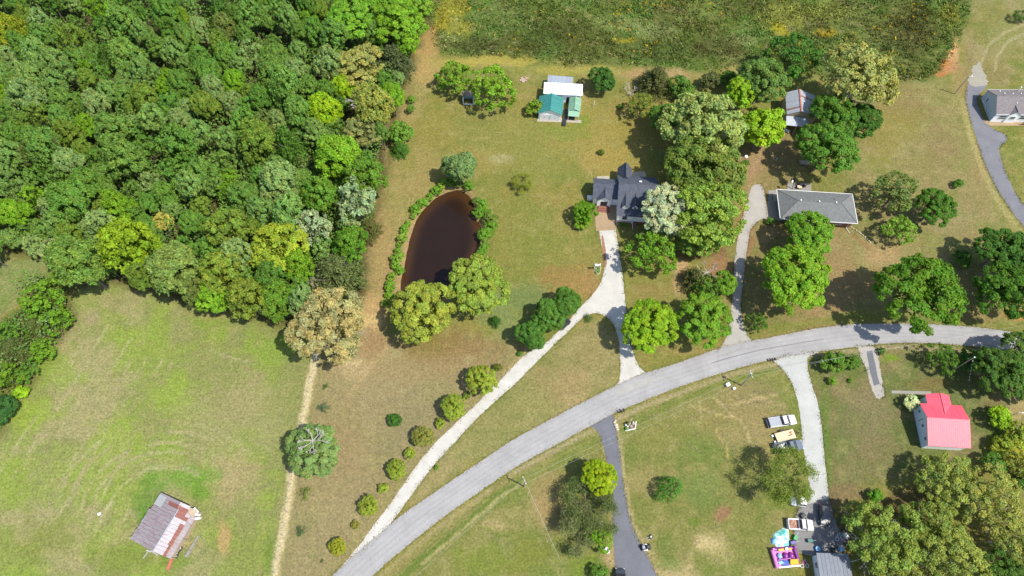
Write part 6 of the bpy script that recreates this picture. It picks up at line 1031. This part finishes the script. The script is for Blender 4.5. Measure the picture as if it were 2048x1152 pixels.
# flower bed with edging by the blacktop drive
p = G(1263, 851); o = thing('flower_bed', 'corner flower bed with white edging and ornaments beside the blacktop drive', 'flower bed', (p.x, p.y)); e = [G(1250.5, 862), G(1270, 858), G(1272, 843)]
for a, b in zip(e[:-1], e[1:]):
    n = 7
    for i in range(n): u, v = a.lerp(b, i / n) - p, a.lerp(b, (i + .93) / n) - p; m_ = (u + v) / 2; MB().box((m_.x, m_.y, .12), ((v - u).length, .16, .24), math.atan2(v.y - u.y, v.x - u.x)).build('edging_block', M['trim'], o)
MB().prism([(q.x - p.x, q.y - p.y) for q in (G(1250, 861), G(1269, 857), G(1271, 844), G(1258, 846))], 0, .06).build('mulch', plain('mulch', (.12, .08, .05), .95, bmp=.5), o)
for k, (px, py) in enumerate(((1253, 858), (1262, 853), (1258, 848), (1266, 848))): MB().ball((G(px, py).x - p.x, G(px, py).y - p.y, .25), .42 - .08 * (k % 2), 8, 5, (1, 1, .8)).build('plant', solid('bed_green', (.08, .2, .03)) if k % 2 == 0 else solid('dry_flower', (.32, .24, .2)), o)
for px, py in ((1251, 851), (1254.5, 854), (1266, 846)): MB().ball((G(px, py).x - p.x, G(px, py).y - p.y, .3), .2, 8, 6, (1, 1, 1.5)).build('ornament', M['trim'], o)
fl = MB(); fl.tube((-.6, -.3, 0), (-.1, .9, 1.9), .04, .04, 6); fl.build('leaning_stick', M['trim'], o); MB().box((-.6, .2, 1.2), (.9, .05, .55), .5).build('sign_board', M['rustbeam'], o)
for k, (px, py, s) in enumerate(((1229, 845, .3), (1232, 850, .42), (1233, 854, .34), (1235, 859, .28), (1231, 841, .22))):
    w = MB(); q = G(px, py); w.ball((0, 0, s * .3), s, 7, 5, (1.1, .9, .6)); r_ = random.Random(k); w.v = [(x * r_.uniform(.85, 1.15), y * r_.uniform(.85, 1.15), z) for x, y, z in w.v]; tag(w.build('garden_rock', M['stone'], None, (q.x, q.y, 0)), 'tan rock edging the blacktop drive mouth, %s of five' % ('second', 'third', 'fourth', 'southernmost', 'northernmost')[k], 'rock', 'rocks at the blacktop drive mouth')
# oval bed with a whirligig by the gravel drive
p = G(1195, 538); o = thing('oval_bed', 'oval flower bed with pale edging left of the gravel drive', 'flower bed', (p.x, p.y), 0); n = 20
for i in range(n):
    t = 2 * math.pi * i / n; u = Vector((.62 * math.cos(t), 1.35 * math.sin(t), 0)); t2_ = 2 * math.pi * (i + .9) / n; v = Vector((.62 * math.cos(t2_), 1.35 * math.sin(t2_), 0)); m_ = (u + v) / 2; MB().box((m_.x, m_.y, .08), ((v - u).length, .13, .2), math.atan2(v.y - u.y, v.x - u.x)).build('edging_stone', M['stone'], o)
for k in range(9): MB().ball((rng.uniform(-.35, .35), rng.uniform(-1.0, 1.0), .2), rng.uniform(.2, .34), 8, 5, (1, 1, .8)).build('plant', bpy.data.materials['bed_green'], o)
p = G(1192, 541); o = thing('whirligig', 'white garden whirligig on a post in the oval flower bed', 'garden ornament', (p.x, p.y)); MB().tube((0, 0, 0), (0, 0, 2.3), .05, .04, 8).build('post', M['trim'], o); b = MB(); b.ball((-.1, 0, 2.4), .38, 12, 6, (1.2, .6, .6)); b.build('body', M['trim'], o); MB().loft([[(.25, -.04, 2.3), (.25, .04, 2.3), (.25, .04, 2.5), (.25, -.04, 2.5)], [(.75, -.2, 2.35), (.75, .3, 2.35), (.75, .3, 2.65), (.75, -.2, 2.65)]]).build('tail', M['trim'], o); MB().box((-.5, 0, 2.4), (.04, .1, .9)).build('blade', M['trim'], o); MB().box((-.5, 0, 2.4), (.04, .9, .1)).build('blade', M['trim'], o)
# satellite dish, table, chairs and dish post on the ranch patio
p = G(1584, 379); o = thing('satellite_dish', 'big black mesh satellite dish behind the ranch house', 'satellite dish', (p.x, p.y)); MB().tube((0, 0, 0), (-.3, .6, 2.2), .06, .06, 8).build('mast', M['blackmetal'], o); MB().tube((.5, 0, 0), (-.3, .6, 2.2), .03, .03, 6).build('strut', M['blackmetal'], o); vs = []; fs = []; K, n = 4, 16; ct = Vector((-.45, .75, 2.35)); dr = Vector((-.45, .35, .8)).normalized(); ua = dr.orthogonal().normalized(); ub = dr.cross(ua)
for k in range(K + 1):
    r_ = .02 + .55 * k / K
    for i in range(n): t = 2 * math.pi * i / n; vs.append(ct + ua * (r_ * math.cos(t)) + ub * (r_ * math.sin(t)) + dr * (r_ * r_ * .5))
for k in range(K):
    for i in range(n): fs.append((k * n + i, k * n + (i + 1) % n, (k + 1) * n + (i + 1) % n, (k + 1) * n + i))
w = MB(); w.add(vs, fs, True); d_ = w.build('reflector', M['blackmetal'], o); MB().tube(ct, ct + dr * .7, .02, .05, 6).build('feed', M['pipe'], o)
p = G(1597, 377); o = thing('patio_table', 'pale patio table on the ranch patio', 'table', (p.x, p.y), -.08); MB().box((0, 0, .74), (1.0, .7, .05)).build('tabletop', M['plank'], o)
for u, v in ((-.42, -.28), (.42, -.28), (-.42, .28), (.42, .28)): MB().box((u, v, .36), (.06, .06, .72)).build('leg', M['blackmetal'], o)
for px, py, az, l in ((1595, 373, 1.5, 'dark patio chair above the patio table'), (1604, 375, .3, 'dark patio chair right of the patio table'), (1608, 374, -.5, 'reddish patio chair at the right end of the ranch patio')):
    p = G(px, py); o = thing('patio_chair', l, 'chair', (p.x, p.y), az); MB().box((0, 0, .43), (.5, .5, .06)).build('seat', M['rustbeam'] if 'reddish' in l else M['blackmetal'], o); MB().box((.24, 0, .7), (.06, .5, .5)).build('backrest', M['rustbeam'] if 'reddish' in l else M['blackmetal'], o)
    for u, v in ((-.2, -.2), (.2, -.2), (-.2, .2), (.2, .2)): MB().box((u, v, .2), (.05, .05, .4)).build('leg', M['blackmetal'], o)
p = G(1573, 380); o = thing('roof_antenna', 'little white dish post at the northwest corner of the hip roof', 'antenna', (p.x, p.y)); MB().tube((0, 0, 0), (0, 0, 3.5), .035, .035, 6).build('mast', M['trim'], o); MB().tube((0, 0, 3.4), (.1, -.1, 3.5), .25, .3, 12).build('dish', M['trim'], o)
p = G(1553, 398); o = thing('ladder', 'pale ladder lying in the dark carport gap beside the ranch house', 'ladder', (p.x, p.y), 1.0)
for s in (-.2, .2): MB().box((0, s, .1), (1.8, .06, .06)).build('rail', M['pipe'], o)
for k in range(7): MB().box((-.78 + k * .26, 0, .1), (.05, .36, .04)).build('rung', M['pipe'], o)
# stone edging running from the ranch house corner
p = G(1703, 456); o = thing('garden_edging', 'curved stone edging leading away from the ranch house corner', 'edging', (p.x, p.y)); E_ = smooth([(1701, 454), (1712, 461), (1726, 471), (1734, 479), (1741, 486)], 1); pts = [G(*q) for q in E_]; k = 0
for a, b in zip(pts[:-1], pts[1:]):
    n = max(1, int((b - a).length / .42))
    for i in range(n): q = a.lerp(b, (i + .5) / n) - p; MB().box((q.x, q.y, .1), (.38, .24, .2 + rng.uniform(0, .06)), math.atan2((b - a).y, (b - a).x) + rng.uniform(-.1, .1), .85).build('stone', M['stone'], o)
# fire ring, swing post, bird house and small things
p = G(1047, 160); o = thing('fire_ring', 'round fire ring of reddish stones left of the workshop', 'fire ring', (p.x, p.y)); 
for i in range(14): t = 2 * math.pi * i / 14; MB().box((.8 * math.cos(t), .8 * math.sin(t), .1), (.3, .2, .22), t + 1.57, .85).build('stone', M['stone'] if i % 3 else M['brick'], o)
MB().tube((0, 0, 0), (0, 0, .04), .65, .6, 14).build('ash_bed', plain('ash', (.32, .24, .2), .95, bmp=.5), o)
p = G(1187, 212); o = thing('clothes_post', 'leaning white post with a short arm on the lawn right of the mint shed', 'post', (p.x, p.y), .4); MB().tube((0, 0, 0), (.25, .2, 1.7), .05, .05, 8).build('post', M['trim'], o); MB().tube((-.4, -.3, .5), (.6, -.1, .6), .04, .04, 6).build('arm', M['wood'], o)
p = G(1486, 327); o = thing('birdhouse', 'white birdhouse on a post at the top of the grey gravel drive', 'birdhouse', (p.x, p.y)); MB().tube((0, 0, 0), (0, 0, 2.2), .05, .05, 6).build('post', M['blackmetal'], o); MB().box((0, 0, 2.4), (.45, .4, .45)).build('box', M['trim'], o); MB().slab([(-.3, -.3, 2.65), (.3, -.3, 2.65), (.3, .3, 2.75), (-.3, .3, 2.75)], .05).build('roof', M['trim'], o)
p = G(1608, 328); o = thing('old_trailer', 'dark flatbed trailer in the shade south of the tin barn trees', 'trailer', (p.x, p.y), -.1); MB().box((0, 0, .55), (2.4, 1.2, .1)).build('deck', M['wood'], o); wheels(o, (0,), .72, .3, .18); MB().tube((1.2, 0, .5), (2.0, 0, .4), .05, .05, 6).build('tongue', M['blackmetal'], o)
p = G(1573, 262); o = thing('scrap_sheet', 'pale bent metal sheet on the ground below the tin barn', 'metal sheet', (p.x, p.y), -.6); MB().box((0, 0, .08), (1.4, .5, .04)).build('panel', M['whitemetal'], o); MB().box((.1, .32, .18), (1.3, .04, .22)).build('bent_edge', M['whitemetal'], o)
p = G(1550, 318); o = thing('pale_ring', 'pale tyre lying on the dirt left of the dark trailer', 'tyre', (p.x, p.y)); w = MB()
for i in range(16): t = 2 * math.pi * i / 16; t_ = 2 * math.pi * (i + 1) / 16; w.tube((.5 * math.cos(t), .4 * math.sin(t), .12), (.5 * math.cos(t_), .4 * math.sin(t_), .12), .1, .1, 6, False)
w.build('tyre', M['stone'], o)
# round the hay barn
for k, (px, py, az) in enumerate(((350, 1110, .2), (355, 1107, .8), (358, 1101, 1.4), (362, 1097, .4), (353, 1112, 2.0))):
    q = G(px, py); o = thing('worn_out_tyre', 'black tyre at the hay barn corner, %s in the pile' % ('left of centre', 'in the middle', 'second from the top', 'topmost', 'leftmost')[k], 'tyre', (q.x, q.y, .14 * (k % 2)), az, 'tyres piled at the hay barn'); w = MB(); n = 12
    for i in range(n): t = 2 * math.pi * i / n; t_ = 2 * math.pi * (i + 1) / n; w.tube((.3 * math.cos(t), .3 * math.sin(t), .13), (.3 * math.cos(t_), .3 * math.sin(t_), .13), .11, .11, 6, False)
    w.build('tread', M['rubber'], o); MB().tube((0, 0, .06), (0, 0, .12), .19, .17, 10).build('rim', M['pipe'], o)
a, b = G(336, 1140), G(346, 1114); o = thing('rusty_beam', 'rusty red sheet metal trough lying at the south corner of the hay barn', 'metal trough', (a.x, a.y), rot(a, b)); L_ = (b - a).length; MB().box((L_ / 2, 0, .1), (L_, .55, .06)).build('bottom', M['rustbeam'], o); MB().box((L_ / 2, .27, .2), (L_, .05, .2)).build('side', M['rustbeam'], o); MB().box((L_ / 2, -.27, .2), (L_, .05, .2)).build('side', M['rustbeam'], o)
a, b = G(371, 1114), G(400, 1072); o = thing('concrete_feed_trough', 'long pale feed trough lying on the grass right of the hay barn', 'feed trough', (a.x, a.y), rot(a, b)); L_ = (b - a).length
for k in range(3): MB().box((L_ * (k + .5) / 3, .12 * (k - 1), .2), (L_ / 3 - .08, .5 - .1 * k, .35), .05 * k).build('section', M['greycrete'], o)
o = thing('plank_pile', 'pale boards fallen below the west corner of the hay barn', 'boards', tuple(G(300, 1106))); 
for k, (u, v, l, az) in enumerate(((-.6, -.2, 1.6, 1.1), (.8, 0, 1.7, -.5), (1.2, .2, 1.4, -.45), (-.2, .3, 1.0, -.3))): MB().box((u, v, .06 + .05 * k), (l, .2, .05), az).build('board', M['patch'], o)
p = G(199, 1028); o = thing('salt_block', 'small white block on the pasture left of the hay barn', 'block', (p.x, p.y), .3); MB().box((0, 0, .15), (.45, .35, .3), 0, .92).build('block', M['trim'], o); MB().box((0, 0, .03), (.6, .5, .06)).build('tray', M['pipe'], o)
